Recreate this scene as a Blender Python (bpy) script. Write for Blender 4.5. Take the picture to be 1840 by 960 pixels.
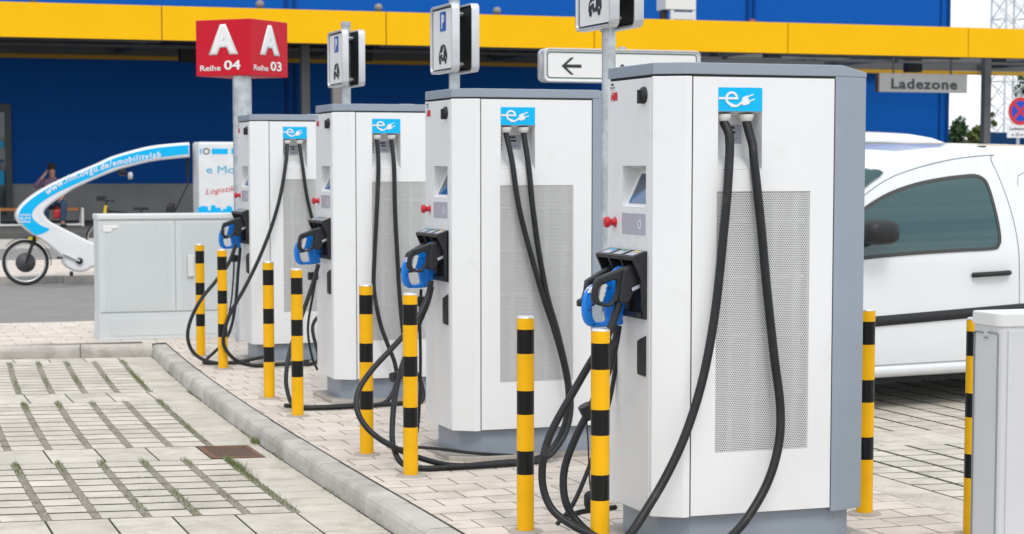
import bpy, bmesh, math, random
from mathutils import Vector, Matrix
random.seed(7)
R = math.radians
for o in list(bpy.data.objects): bpy.data.objects.remove(o)
sc = bpy.context.scene
col = sc.collection

# ------------------------------------------------------------------ camera
CAMH = 1.52
PIT = math.atan(260/3500); YAW = math.atan(1220*math.cos(PIT)/3500)
cd = bpy.data.cameras.new('camera'); cam = bpy.data.objects.new('camera', cd); col.objects.link(cam)
cam.location = (0, 0, CAMH)
cam.rotation_euler = (math.pi/2-PIT, 0, -YAW)
cd.sensor_width = 36; cd.lens = 3500/1840*36; cd.shift_y = 80/1840
cd.clip_start = .05; cd.clip_end = 2000
cd.dof.use_dof = True; cd.dof.focus_distance = 7.7; cd.dof.aperture_fstop = 7.5
sc.camera = cam

# ------------------------------------------------------------------ world, sun, exposure
SUN_EL, SUN_AZ = R(52), R(187)      # azimuth clockwise from +Y
w = bpy.data.worlds.new('World'); sc.world = w; w.use_nodes = True
nt = w.node_tree; nt.nodes.clear()
def N(t, ty, **k):
    n = t.nodes.new(ty)
    for a, b in k.items(): setattr(n, a, b)
    return n
sky = N(nt, 'ShaderNodeTexSky', sky_type='NISHITA', sun_disc=False)
sky.sun_elevation = SUN_EL; sky.sun_rotation = SUN_AZ
sky.air_density = 1.0; sky.dust_density = 2.5
tc = N(nt, 'ShaderNodeTexCoord'); mp = N(nt, 'ShaderNodeMapping'); mp.inputs['Scale'].default_value = (1.0, 1.0, 6.5)
nz = N(nt, 'ShaderNodeTexNoise'); nz.inputs['Scale'].default_value = 2.2; nz.inputs['Detail'].default_value = 7
rp = N(nt, 'ShaderNodeValToRGB'); rp.color_ramp.elements[0].position = .32; rp.color_ramp.elements[0].color = (5.4, 5.8, 6.3, 1)
rp.color_ramp.elements[1].position = .68; rp.color_ramp.elements[1].color = (11.0, 11.3, 11.6, 1)
mx = N(nt, 'ShaderNodeMixRGB'); mx.inputs[0].default_value = .86
bg = N(nt, 'ShaderNodeBackground'); bg.inputs[1].default_value = .100
wo = N(nt, 'ShaderNodeOutputWorld')
L = nt.links.new
L(tc.outputs['Generated'], mp.inputs[0]); L(mp.outputs[0], nz.inputs['Vector']); L(nz.outputs[0], rp.inputs[0])
L(sky.outputs[0], mx.inputs[1]); L(rp.outputs[0], mx.inputs[2]); L(mx.outputs[0], bg.inputs[0]); L(bg.outputs[0], wo.inputs[0])
sd = bpy.data.lights.new('sun', 'SUN'); sd.energy = .85; sd.angle = R(20); sd.color = (1, .96, .9)
so = bpy.data.objects.new('sun', sd); col.objects.link(so)
so.rotation_euler = (math.pi/2-SUN_EL, 0, math.pi-SUN_AZ)
dv = Vector((math.sin(SUN_AZ)*math.cos(SUN_EL), math.cos(SUN_AZ)*math.cos(SUN_EL), math.sin(SUN_EL)))
so.rotation_euler = dv.to_track_quat('Z', 'Y').to_euler()
sc.view_settings.view_transform = 'Standard'; sc.view_settings.look = 'None'
sc.view_settings.exposure = .60; sc.view_settings.gamma = 1
sc.view_settings.use_curve_mapping = False

# ------------------------------------------------------------------ survey helpers (plane where a sight line ends)
_fw = Vector((math.sin(YAW)*math.cos(PIT), math.cos(YAW)*math.cos(PIT), -math.sin(PIT)))
_rt = Vector((math.cos(YAW), -math.sin(YAW), 0)); _up = _rt.cross(_fw)
def ray(x, y): return _fw+_rt*((x-920)/3500)-_up*((y-560)/3500)
def atY(x, y, Y): r = ray(x, y); return Vector((0, 0, CAMH))+r*(Y/r.y)
def atX(x, y, X): r = ray(x, y); return Vector((0, 0, CAMH))+r*(X/r.x)
def atZ(x, y, Z): r = ray(x, y); return Vector((0, 0, CAMH))+r*((Z-CAMH)/r.z)

# ------------------------------------------------------------------ materials
def mat(name, color, rough=.5, metal=0, spec=.5, noise=0, nscale=8, bump=0, bscale=60, coat=0, emit=None, dirt=None, jitter=0):
    m = bpy.data.materials.new(name); m.use_nodes = True
    t = m.node_tree; b = t.nodes['Principled BSDF']; l = t.links.new
    b.inputs['Base Color'].default_value = (*color, 1); b.inputs['Roughness'].default_value = rough
    b.inputs['Metallic'].default_value = metal; b.inputs['Specular IOR Level'].default_value = spec
    b.inputs['Coat Weight'].default_value = coat; b.inputs['Coat Roughness'].default_value = .08
    tcn = N(t, 'ShaderNodeTexCoord')
    out = None
    if noise or dirt or jitter:
        nn = N(t, 'ShaderNodeTexNoise'); nn.inputs['Scale'].default_value = nscale; nn.inputs['Detail'].default_value = 6
        l(tcn.outputs['Object'], nn.inputs['Vector'])
        hv = N(t, 'ShaderNodeMapRange'); hv.inputs[1].default_value = .3; hv.inputs[2].default_value = .7
        hv.inputs[3].default_value = 1-noise; hv.inputs[4].default_value = 1+noise
        l(nn.outputs[0], hv.inputs[0])
        mm = N(t, 'ShaderNodeVectorMath', operation='SCALE'); mm.inputs[0].default_value = color
        l(hv.outputs[0], mm.inputs['Scale']); out = mm.outputs[0]
        if jitter:
            g = N(t, 'ShaderNodeNewGeometry'); jr = N(t, 'ShaderNodeMapRange')
            jr.inputs[3].default_value = 1-jitter; jr.inputs[4].default_value = 1+jitter
            l(g.outputs['Random Per Island'], jr.inputs[0])
            m2 = N(t, 'ShaderNodeVectorMath', operation='SCALE'); l(out, m2.inputs[0]); l(jr.outputs[0], m2.inputs['Scale']); out = m2.outputs[0]
        if dirt:
            dc, ds, lo, hi = dirt
            dn = N(t, 'ShaderNodeTexNoise'); dn.inputs['Scale'].default_value = ds; dn.inputs['Detail'].default_value = 8
            dn.inputs['Roughness'].default_value = .65
            l(tcn.outputs['Object'], dn.inputs['Vector'])
            dr = N(t, 'ShaderNodeMapRange'); dr.inputs[1].default_value = lo; dr.inputs[2].default_value = hi
            l(dn.outputs[0], dr.inputs[0])
            md = N(t, 'ShaderNodeMixRGB'); l(dr.outputs[0], md.inputs[0]); l(out, md.inputs[1]); md.inputs[2].default_value = (*dc, 1); out = md.outputs[0]
        l(out, b.inputs['Base Color'])
    if bump:
        bn = N(t, 'ShaderNodeTexNoise'); bn.inputs['Scale'].default_value = bscale; bn.inputs['Detail'].default_value = 4
        l(tcn.outputs['Object'], bn.inputs['Vector'])
        bb = N(t, 'ShaderNodeBump'); bb.inputs['Strength'].default_value = bump; bb.inputs['Distance'].default_value = .01
        l(bn.outputs[0], bb.inputs['Height']); l(bb.outputs[0], b.inputs['Normal'])
    if emit:
        b.inputs['Emission Color'].default_value = (*emit[:3], 1); b.inputs['Emission Strength'].default_value = emit[3]
    return m
M = {}
M['white'] = mat('white_powder_coat', (.78, .79, .80), .38, noise=.012, nscale=3, bump=.04, bscale=350, dirt=((.62, .605, .58), 3.5, .58, .95))
M['whiteplain'] = mat('white_plastic', (.76, .76, .74), .4)
M['grey'] = mat('grey_powder_coat', (.28, .325, .385), .42, noise=.03, nscale=4, bump=.05, bscale=300)
M['dark'] = mat('dark_gap', (.012, .014, .015), .7)
M['black'] = mat('black_plastic', (.018, .019, .022), .42, spec=.35, noise=.15, nscale=30, bump=.15, bscale=200)
M['rubber'] = mat('cable_rubber', (.014, .015, .017), .40, spec=.35, noise=.28, nscale=14, bump=.12, bscale=120, dirt=((.10, .095, .085), 9, .60, .88))
M['blue'] = mat('blue_plastic', (.0, .20, .74), .35, noise=.05, nscale=20)
M['cyan'] = mat('cyan_print', (.0, .46, .86), .45, spec=.25)
M['printwhite'] = mat('white_print', (.80, .80, .80), .4)
M['printblack'] = mat('black_print', (.02, .022, .025), .45)
M['printred'] = mat('red_print', (.60, .02, .03), .4)
M['printgreen'] = mat('green_print', (.01, .09, .06), .4)
M['greylabel'] = mat('grey_label', (.42, .43, .50), .3)
M['redplastic'] = mat('red_plastic', (.55, .01, .02), .3)
M['yellowlabel'] = mat('yellow_label', (.75, .55, .02), .4)
M['greenlabel'] = mat('green_label', (.05, .35, .15), .4)
M['screen'] = mat('screen_glass', (.03, .06, .10), .08, spec=.7)
M['screenblue'] = mat('screen_picture', (.01, .10, .25), .1)
M['byel'] = mat('bollard_yellow', (.83, .43, .0), .34, spec=.3, noise=.06, nscale=9, dirt=((.30, .19, .05), 14, .64, .86))
M['bblk'] = mat('bollard_black', (.008, .008, .008), .25, spec=.3, dirt=((.06, .055, .045), 16, .62, .9))
M['alu'] = mat('brushed_aluminium', (.68, .69, .70), .35, metal=.75, noise=.05, nscale=20)
M['galv'] = mat('galvanised_steel', (.52, .56, .58), .42, metal=.6, noise=.22, nscale=14, dirt=((.3, .32, .33), 30, .55, .8))
M['concrete'] = mat('concrete', (.40, .37, .33), .9, noise=.12, nscale=6, bump=.5, bscale=90, dirt=((.26, .22, .18), 5, .5, .8))
M['kerb'] = mat('kerb_concrete', (.50, .47, .43), .9, noise=.14, nscale=5, bump=.6, bscale=110, jitter=.07, dirt=((.27, .245, .21), 4, .5, .75))
M['slab'] = mat('paving_slab', (.585, .54, .465), .9, noise=.10, nscale=3.5, bump=.5, bscale=130, jitter=.08, dirt=((.36, .32, .26), 5, .48, .80))
M['brick'] = mat('paving_brick', (.64, .57, .50), .9, noise=.08, nscale=4, bump=.4, bscale=130, jitter=.06, dirt=((.40, .32, .24), 5, .50, .80))
M['joint'] = mat('joint_grit', (.31, .275, .22), .95, noise=.45, nscale=90, bump=1, bscale=160, dirt=((.12, .11, .06), 8, .5, .7))
M['soil'] = mat('joint_soil', (.042, .038, .028), .95, noise=.4, nscale=60)
M['road'] = mat('road_asphalt', (.235, .225, .215), .9, noise=.08, nscale=3, bump=.4, bscale=140)
M['asphalt'] = mat('asphalt', (.115, .112, .108), .9, noise=.10, nscale=5, bump=.5, bscale=140)
M['rust'] = mat('rusty_iron', (.17, .085, .045), .8, noise=.35, nscale=22, bump=.5, bscale=120)
M['cabgreen'] = mat('cabinet_grey', (.60, .64, .65), .55, noise=.03, nscale=2)
M['cablid'] = mat('cabinet_lid', (.66, .69, .68), .5, noise=.02, nscale=2)
M['cabR'] = mat('light_cabinet', (.56, .57, .59), .5, noise=.03, nscale=4, bump=.15, bscale=200)
M['cabRlid'] = mat('light_cabinet_lid', (.66, .67, .66), .5, noise=.03, nscale=4)
M['yellow'] = mat('yellow_fascia', (.86, .47, .0), .5, spec=.15, noise=.02, nscale=.6)
M['ochre'] = mat('ochre_beam', (.50, .28, .01), .5)
M['steel'] = mat('dark_steel', (.10, .105, .11), .6, noise=.12, nscale=2)
M['deck'] = mat('roof_deck', (.14, .14, .14), .7, noise=.1, nscale=2)
M['trimblue'] = mat('blue_trim', (.0, .045, .22), .5, spec=.15)
M['red'] = mat('red_sign', (.56, .008, .025), .45, spec=.2)
M['signgrey'] = mat('grey_sign', (.50, .50, .49), .5, noise=.06, nscale=1)
M['textgrey'] = mat('dark_text', (.06, .07, .08), .5)
M['paint'] = mat('car_paint_white', (.74, .77, .79), .22, coat=.8, noise=.01, nscale=2)
M['seam'] = mat('panel_seam', (.20, .23, .24), .5)
M['tyre'] = mat('tyre', (.02, .02, .02), .8)
M['roofstrip'] = mat('white_vinyl', (.72, .72, .71), .4)
M['orange'] = mat('orange_wood', (.42, .15, .035), .6, noise=.15, nscale=12)
M['leaf'] = mat('leaf', (.045, .10, .022), .7, jitter=.55, noise=.2, nscale=1)
M['leaf2'] = mat('leaf_dark', (.03, .07, .02), .7, jitter=.5, noise=.2, nscale=1)
M['leafy'] = mat('leaf_yellowish', (.11, .13, .02), .7, jitter=.4, noise=.2, nscale=1)
M['bark'] = mat('bark', (.10, .075, .05), .9, noise=.3, nscale=8)
M['grass'] = mat('grass', (.16, .20, .075), .8, jitter=.5, noise=.2)
M['stone'] = mat('small_stones', (.42, .38, .33), .9, jitter=.5, noise=.2)
M['skin'] = mat('skin', (.42, .22, .15), .6)
M['shirt'] = mat('shirt_purple', (.16, .10, .17), .9, noise=.15, nscale=30)
M['jeans'] = mat('jeans', (.03, .06, .13), .9, noise=.2, nscale=30)
M['hair'] = mat('hair', (.015, .01, .008), .8)
M['bikewhite'] = mat('bike_shell_white', (.74, .75, .76), .35, noise=.05, nscale=5)
M['plinthgrey'] = mat('concrete_plinth', (.34, .34, .34), .9, noise=.10, nscale=1.5)
M['pylon'] = mat('pylon_paint', (.72, .76, .78), .6)
M['farblue'] = mat('blue_container', (.01, .12, .30), .6)

def wallmat():
    m = bpy.data.materials.new('blue_profiled_sheet'); m.use_nodes = True; t = m.node_tree; b = t.nodes['Principled BSDF']
    l = t.links.new; tcn = N(t, 'ShaderNodeTexCoord'); sp = N(t, 'ShaderNodeSeparateXYZ'); l(tcn.outputs['Object'], sp.inputs[0])
    a = N(t, 'ShaderNodeMath', operation='MULTIPLY'); a.inputs[1].default_value = 1/1.15; l(sp.outputs[2], a.inputs[0])
    f = N(t, 'ShaderNodeMath', operation='FRACT'); l(a.outputs[0], f.inputs[0])
    g = N(t, 'ShaderNodeMath', operation='LESS_THAN'); g.inputs[1].default_value = .03; l(f.outputs[0], g.inputs[0])
    mixn = N(t, 'ShaderNodeMixRGB'); mixn.inputs[1].default_value = (.0, .098, .43, 1); mixn.inputs[2].default_value = (.0, .078, .35, 1)
    l(g.outputs[0], mixn.inputs[0]); l(mixn.outputs[0], b.inputs['Base Color']); b.inputs['Roughness'].default_value = .6; b.inputs['Specular IOR Level'].default_value = .15
    s = N(t, 'ShaderNodeMath', operation='SINE'); a2 = N(t, 'ShaderNodeMath', operation='MULTIPLY'); a2.inputs[1].default_value = 2*math.pi/.19
    l(sp.outputs[2], a2.inputs[0]); l(a2.outputs[0], s.inputs[0])
    bb = N(t, 'ShaderNodeBump'); bb.inputs['Strength'].default_value = .03; bb.inputs['Distance'].default_value = .02
    l(s.outputs[0], bb.inputs['Height']); l(bb.outputs[0], b.inputs['Normal'])
    return m
M['wall'] = wallmat()

def grillemat():
    # perforated sheet: hexagonal holes cut through by real transparency
    m = bpy.data.materials.new('perforated_sheet'); m.use_nodes = True; t = m.node_tree; b = t.nodes['Principled BSDF']; l = t.links.new
    b.inputs['Base Color'].default_value = (.74, .75, .75, 1); b.inputs['Roughness'].default_value = .4
    tcn = N(t, 'ShaderNodeTexCoord'); sp = N(t, 'ShaderNodeSeparateXYZ'); l(tcn.outputs['Object'], sp.inputs[0])
    def mth(op, a, bb=None):
        n = N(t, 'ShaderNodeMath', operation=op)
        for i, v in enumerate((a, bb)):
            if v is None: continue
            if isinstance(v, (int, float)): n.inputs[i].default_value = v
            else: l(v, n.inputs[i])
        return n.outputs[0]
    P = .0082
    def grid(off):
        u = mth('SUBTRACT', mth('FRACT', mth('ADD', mth('MULTIPLY', sp.outputs[0], 1/P), off)), .5)
        v = mth('SUBTRACT', mth('FRACT', mth('ADD', mth('MULTIPLY', sp.outputs[2], 1/(P*1.732)), off)), .5)
        v = mth('MULTIPLY', v, 1.732)
        return mth('ADD', mth('MULTIPLY', u, u), mth('MULTIPLY', v, v))
    d = mth('MINIMUM', grid(0), grid(.5))
    h = mth('LESS_THAN', d, .335**2)
    tr = N(t, 'ShaderNodeBsdfTransparent'); ms = N(t, 'ShaderNodeMixShader')
    l(h, ms.inputs[0]); l(b.outputs[0], ms.inputs[1]); l(tr.outputs[0], ms.inputs[2])
    l(ms.outputs[0], t.nodes['Material Output'].inputs[0])
    return m
M['grille'] = grillemat()
M['filter'] = mat('pleated_filter', (.20, .22, .215), .8, noise=.35, nscale=5)

def glassmat(name, tint, rough=.03, mixv=.55):
    m = bpy.data.materials.new(name); m.use_nodes = True; t = m.node_tree; l = t.links.new
    b = t.nodes['Principled BSDF']; b.inputs['Base Color'].default_value = (*tint, 1); b.inputs['Roughness'].default_value = rough
    b.inputs['Specular IOR Level'].default_value = .6; b.inputs['Coat Weight'].default_value = .7; b.inputs['Coat Roughness'].default_value = .02
    tr = N(t, 'ShaderNodeBsdfTransparent'); tr.inputs[0].default_value = (*[min(1, c*2.2+.25) for c in tint], 1)
    ms = N(t, 'ShaderNodeMixShader'); ms.inputs[0].default_value = 1-mixv
    l(b.outputs[0], ms.inputs[1]); l(tr.outputs[0], ms.inputs[2]); l(ms.outputs[0], t.nodes['Material Output'].inputs[0])
    return m
M['carglass'] = glassmat('car_glass', (.004, .060, .066), .03, .96)
M['winglass'] = glassmat('shop_glass', (.06, .10, .11), .04, .8)

# ------------------------------------------------------------------ mesh helpers
class MB:
    def __init__(s): s.v = []; s.f = []; s.m = []; s.sm = []
    def add(s, vs, fs, mi=0, smooth=False):
        b = len(s.v); s.v += [tuple(v) for v in vs]
        for f in fs: s.f.append([b+i for i in f]); s.m.append(mi); s.sm.append(smooth)
        return s
    def box(s, x0, x1, y0, y1, z0, z1, mi=0):
        vs = [(x0,y0,z0),(x1,y0,z0),(x1,y1,z0),(x0,y1,z0),(x0,y0,z1),(x1,y0,z1),(x1,y1,z1),(x0,y1,z1)]
        return s.add(vs, [(3,2,1,0),(4,5,6,7),(0,1,5,4),(1,2,6,5),(2,3,7,6),(3,0,4,7)], mi)
    def prism(s, pts, z0, z1, mi=0, ztop=None):      # pts ccw in XY
        n = len(pts)
        vs = [(x, y, z0) for x, y in pts]+[(x, y, (ztop[i] if ztop else z1)) for i, (x, y) in enumerate(pts)]
        fs = [tuple(range(n-1, -1, -1)), tuple(range(n, 2*n))]+[(i, (i+1) % n, n+(i+1) % n, n+i) for i in range(n)]
        return s.add(vs, fs, mi)
    def prismY(s, pts, y0, y1, mi=0):                # pts in XZ
        n = len(pts)
        vs = [(x, y0, z) for x, z in pts]+[(x, y1, z) for x, z in pts]
        fs = [tuple(range(n)), tuple(range(2*n-1, n-1, -1))]+[((i+1) % n, i, n+i, n+(i+1) % n) for i in range(n)]
        return s.add(vs, fs, mi)
    def tube(s, path, r, n=12, mi=0, caps=True, r1=None):
        path = [Vector(p) for p in path]; m = len(path)
        t0 = (path[1]-path[0]).normalized(); a = Vector((0, 0, 1)) if abs(t0.z) < .9 else Vector((1, 0, 0))
        u = t0.cross(a).normalized(); vs = []; 
        for i, p in enumerate(path):
            t = (path[min(i+1, m-1)]-path[max(i-1, 0)]).normalized()
            u = (u-t*u.dot(t)).normalized(); v = t.cross(u)
            rr = r if r1 is None else r+(r1-r)*i/(m-1)
            for k in range(n):
                an = 2*math.pi*k/n; vs.append(p+(u*math.cos(an)+v*math.sin(an))*rr)
        fs = [(i*n+k, i*n+(k+1) % n, (i+1)*n+(k+1) % n, (i+1)*n+k) for i in range(m-1) for k in range(n)]
        s.add(vs, fs, mi, True)
        if caps:
            s.add([vs[k] for k in range(n)], [tuple(range(n-1, -1, -1))], mi)
            s.add([vs[(m-1)*n+k] for k in range(n)], [tuple(range(n))], mi)
        return s
    def lathe(s, prof, c=(0, 0, 0), n=24, mi=0, axis='z', mis=None):
        c = Vector(c); vs = []
        for r, h in prof:
            for k in range(n):
                a = 2*math.pi*k/n; x, y = r*math.cos(a), r*math.sin(a)
                vs.append(c+(Vector((x, y, h)) if axis == 'z' else Vector((h, x, y)) if axis == 'x' else Vector((y, h, x))))
        for i in range(len(prof)-1):
            pass
        b = len(s.v); s.v += [tuple(v) for v in vs]
        for i in range(len(prof)-1):
            for k in range(n):
                s.f.append([b+i*n+k, b+i*n+(k+1) % n, b+(i+1)*n+(k+1) % n, b+(i+1)*n+k]); s.m.append(mis[i] if mis else mi); s.sm.append(True)
        return s
    def build(s, name, mats, parent=None, bevel=0, seg=2, loc=None, clean=True):
        me = bpy.data.meshes.new(name); me.from_pydata(s.v, [], s.f)
        for m_ in (mats if isinstance(mats, (list, tuple)) else [mats]): me.materials.append(m_)
        me.polygons.foreach_set('material_index', s.m); me.polygons.foreach_set('use_smooth', s.sm); me.update()
        o = bpy.data.objects.new(name, me); col.objects.link(o)
        if parent: o.parent = parent
        if loc: o.location = loc
        if bevel:
            md = o.modifiers.new('bevel', 'BEVEL'); md.width = bevel; md.segments = seg; md.limit_method = 'ANGLE'; md.angle_limit = R(25)
        return o
def tag(o, label=None, cat=None, group=None, kind=None):
    if label: o['label'] = label
    if cat: o['category'] = cat
    if group: o['group'] = group
    if kind: o['kind'] = kind
    return o
def thing(name, label, cat, loc=(0, 0, 0), rz=0, group=None):
    o = bpy.data.objects.new(name, None); col.objects.link(o); o.location = loc; o.rotation_euler = (0, 0, rz)
    o.empty_display_size = .2
    return tag(o, label, cat, group)
def struct(o): o['kind'] = 'structure'; return o
def copy_tree(o, parent=None):
    kids = [c for c in col.objects if c.parent == o]
    c = o.copy(); col.objects.link(c); c.parent = parent
    for k in kids: copy_tree(k, c)
    return c
def smooth_path(pts, n=8):
    P = [Vector(p) for p in pts]; P = [P[0]*2-P[1]]+P+[P[-1]*2-P[-2]]; out = []
    for i in range(1, len(P)-2):
        for k in range(n):
            t = k/n; a, b, c, d = P[i-1], P[i], P[i+1], P[i+2]
            out.append(.5*((2*b)+(c-a)*t+(2*a-5*b+4*c-d)*t*t+(3*b-a-3*c+d)*t**3))
    out.append(P[-2]); return out
def rrect(x0, x1, y0, y1, r, n=5):
    pts = []
    for cx, cy, a0 in ((x1-r, y0+r, -90), (x1-r, y1-r, 0), (x0+r, y1-r, 90), (x0+r, y0+r, 180)):
        for k in range(n+1):
            a = R(a0+90*k/n); pts.append((cx+r*math.cos(a), cy+r*math.sin(a)))
    return pts
def shape2d(name, loops, m, parent=None, ext=.002, bev=0, origin=(0, 0, 0), xa=(1, 0, 0), ya=(0, 0, 1)):
    cu = bpy.data.curves.new('c', 'CURVE'); cu.dimensions = '2D'; cu.fill_mode = 'BOTH'; cu.extrude = ext; cu.bevel_depth = bev; cu.bevel_resolution = 2; cu.offset = -bev
    for lp in loops:
        sp = cu.splines.new('POLY'); sp.points.add(len(lp)-1); sp.use_cyclic_u = True
        for i, (x, y) in enumerate(lp): sp.points[i].co = (x, y, 0, 1)
    return _bake(name, cu, m, parent, origin, xa, ya)
def _bake(name, cu, m, parent, origin, xa, ya, fit=None, centre=False, flat=None):
    o = bpy.data.objects.new('tmp', cu); me = bpy.data.meshes.new_from_object(o); bpy.data.objects.remove(o); bpy.data.curves.remove(cu)
    me.name = name
    if fit and len(me.vertices):
        xs = [v.co.x for v in me.vertices]; ys = [v.co.y for v in me.vertices]
        sx = fit[0]/(max(xs)-min(xs)); sy = (fit[1]/(max(ys)-min(ys))) if fit[1] else sx
        x0 = (max(xs)+min(xs))/2 if centre else min(xs); y0 = (max(ys)+min(ys))/2 if centre else min(ys)
        for v in me.vertices: v.co.x = (v.co.x-x0)*sx; v.co.y = (v.co.y-y0)*sy
    if flat:
        zm = max(abs(v.co.z) for v in me.vertices)
        for v in me.vertices: v.co.z *= flat/zm
    xa = Vector(xa).normalized(); ya = Vector(ya).normalized(); za = xa.cross(ya)
    mt = Matrix(((xa.x, ya.x, za.x, origin[0]), (xa.y, ya.y, za.y, origin[1]), (xa.z, ya.z, za.z, origin[2]), (0, 0, 0, 1)))
    me.transform(mt); me.materials.clear(); me.materials.append(m)
    ob = bpy.data.objects.new(name, me); col.objects.link(ob)
    if parent: ob.parent = parent
    return ob
def text(name, s, m, parent, origin, width, height=None, bold=.02, shear=0, xa=(1, 0, 0), ya=(0, 0, 1), ext=.001, centre=False, space=1):
    cu = bpy.data.curves.new('t', 'FONT'); cu.body = s; cu.bevel_depth = bold; cu.bevel_resolution = 0; cu.shear = shear; cu.extrude = .01; cu.resolution_u = 3; cu.space_character = space
    return _bake(name, cu, m, parent, origin, xa, ya, (width, height), centre, ext)
def join_into(o, others):
    # merge meshes of printed marks that belong to one part
    bm = bmesh.new(); bm.from_mesh(o.data); mats = list(o.data.materials)
    for q in others:
        base = len(mats); k = len(bm.faces); mats += list(q.data.materials)
        bm.from_mesh(q.data); bm.faces.ensure_lookup_table()
        for f in bm.faces[k:]: f.material_index += base
    me = bpy.data.meshes.new(o.name); bm.to_mesh(me); bm.free()
    for m_ in mats: me.materials.append(m_)
    o.data = me
    for q in others: bpy.data.objects.remove(q)
    return o
FX, FY = (1, 0, 0), (0, 0, 1)           # faces -Y
LX, LY = (0, -1, 0), (0, 0, 1)          # faces -X

# ================================================================== SETTING: ground
LOT = -.1
def kx(Y): return 2.31+.0045*max(0, Y-9.5)**2
def sk(Y, X): return Y-.15*(X-1.0)       # slab rows run slightly askew
struct(MB().add([(-500,-60,-.14),(700,-60,-.14),(700,900,-.14),(-500,900,-.14)], [(0,1,2,3)]).build('ground', M['asphalt']))
BACK0, BACK1 = 16.75, 19.0
# lot bed under the slabs
lotbed = [(-6, 2)]+[(kx(y), y) for y in [2, 6, 9.5, 11, 12, 13, 14, 15, 16, 16.6]]+[(-6, 17.9)]
mb = MB(); mb.prism(lotbed, -.138, LOT-.0022); struct(mb.build('parking_lot_bed', M['soil']))
infill = MB()
def paver(mb, x0, x1, y0, y1, z, g=.004, skew=True, zj=.0005, depth=.03, b=.004, sx=0, gy=None):
    dz = random.uniform(-zj, zj); gy = g if gy is None else gy; x0 += g; x1 -= g; y0 += gy; y1 -= gy
    q = [(x0, y0), (x1, y0), (x1, y1), (x0, y1)]; qi = [(x0+b, y0+b), (x1-b, y0+b), (x1-b, y1-b), (x0+b, y1-b)]
    F = (lambda p: (p[0], sk(p[1], p[0]))) if skew else (lambda p: p)
    tl = random.uniform(-zj, zj)
    vs = [(*F(p), z-depth) for p in q]+[(*F(p), z+dz-b*.7) for p in q]+[(*F(p), z+dz+(tl if i in (0, 1) else -tl)*.4) for i, p in enumerate(qi)]
    fs = [(8,9,10,11)]
    for i in range(4):
        j = (i+1) % 4; fs += [(i, j, 4+j, 4+i), (4+i, 4+j, 8+j, 8+i)]
    mb.add(vs, fs)
slabs = MB(); grit = []
def bars(y0, y1, pitch, xs0, zz=LOT, right=False):
    n = max(1, round((y1-y0)/pitch)); p = (y1-y0)/n
    for j in range(n):
        a, b = y0+j*p, y0+(j+1)*p; off = kx((a+b)/2)-2.31
        edge = 2.02+off
        k = 0
        while True:
            x1 = edge-.226*k; x0 = x1-.226
            if x0 < -2.5: break
            paver(slabs, x0+.018, x1-.018, a, b, zz, b=.0015, depth=.02, gy=.0185)
            k += 1
        infill.add([(p_, sk(q_, p_), LOT-.0010) for k2 in range(20) for p_, q_ in ((edge-.226*k2-.019, a), (edge-.226*k2+.019, a), (edge-.226*k2+.019, b), (edge-.226*k2-.019, b))], [tuple(4*k2+i for i in range(4)) for k2 in range(20)])
        # solid slabs between the last strip and the kerb
        paver(slabs, edge+.018, kx(a)-.006, a, b, zz, g=.003, gy=.0055, b=.0015)
def solid(y0, y1, pitch=.285):
    off = kx((y0+y1)/2)-2.31; k = 0; x1 = kx(y0)-.006
    while x1 > -2.5:
        x0 = x1-pitch
        if abs((y0+y1)/2-11.1) < .3 and k == 0: x0 = 1.952; paver(slabs, 2.247, x1, y0, y1, zz, g=.003)
        else: paver(slabs, x0, x1, y0, y1, zz, g=.004)
        k += 1; x1 = x0
zz = LOT
bars(2.5, 4.9, .2, 0); solid(4.9, 5.4); bars(5.4, 8.05, .2, 0); solid(8.05, 8.53); solid(8.53, 9.04); bars(9.04, 10.84, .19, 0); solid(10.84, 11.36); bars(11.36, 13.68, .205, 0); solid(13.68, 14.22); bars(14.22, 16.56, .205, 0); solid(16.56, 16.9)
struct(slabs.build('parking_lot', M['slab'])); struct(infill.build('parking_lot_strips', M['joint']))
# drain grate set in the solid row
gx0, gx1, gy0, gy1 = 1.955, 2.245, 10.86, 11.33
g = thing('drain_grate', 'rusty slotted iron drain grate set in the slabs at the foot of the kerb', 'drain grate', (2.1, sk(11.1, 2.1), LOT))
mb = MB()
def sky_(x, y): return (x-2.1, sk(y, x)-sk(11.1, 2.1))
for a, b, c, d in ((gx0, gx1, gy0, gy0+.03), (gx0, gx1, gy1-.03, gy1), (gx0, gx0+.03, gy0+.03, gy1-.03), (gx1-.03, gx1, gy0+.03, gy1-.03)):
    mb.prism([sky_(a, c), sky_(b, c), sky_(b, d), sky_(a, d)], -.03, .001)
mb.build('grate_frame', M['rust'], g)
mb = MB()
for k in range(6):
    y = gy0+.052+k*.07; mb.prism([sky_(gx0+.03, y), sky_(gx1-.03, y), sky_(gx1-.03, y+.036), sky_(gx0+.03, y+.036)], -.022, -.002)
mb.prism([sky_(2.09, gy0+.03), sky_(2.11, gy0+.03), sky_(2.11, gy1-.03), sky_(2.09, gy1-.03)], -.026, -.006)
mb.build('grate_bars', M['rust'], g)
mb = MB(); mb.prism([sky_(gx0, gy0), sky_(gx1, gy0), sky_(gx1, gy1), sky_(gx0, gy1)], -.034, -.031); mb.build('sump', M['dark'], g)

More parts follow.
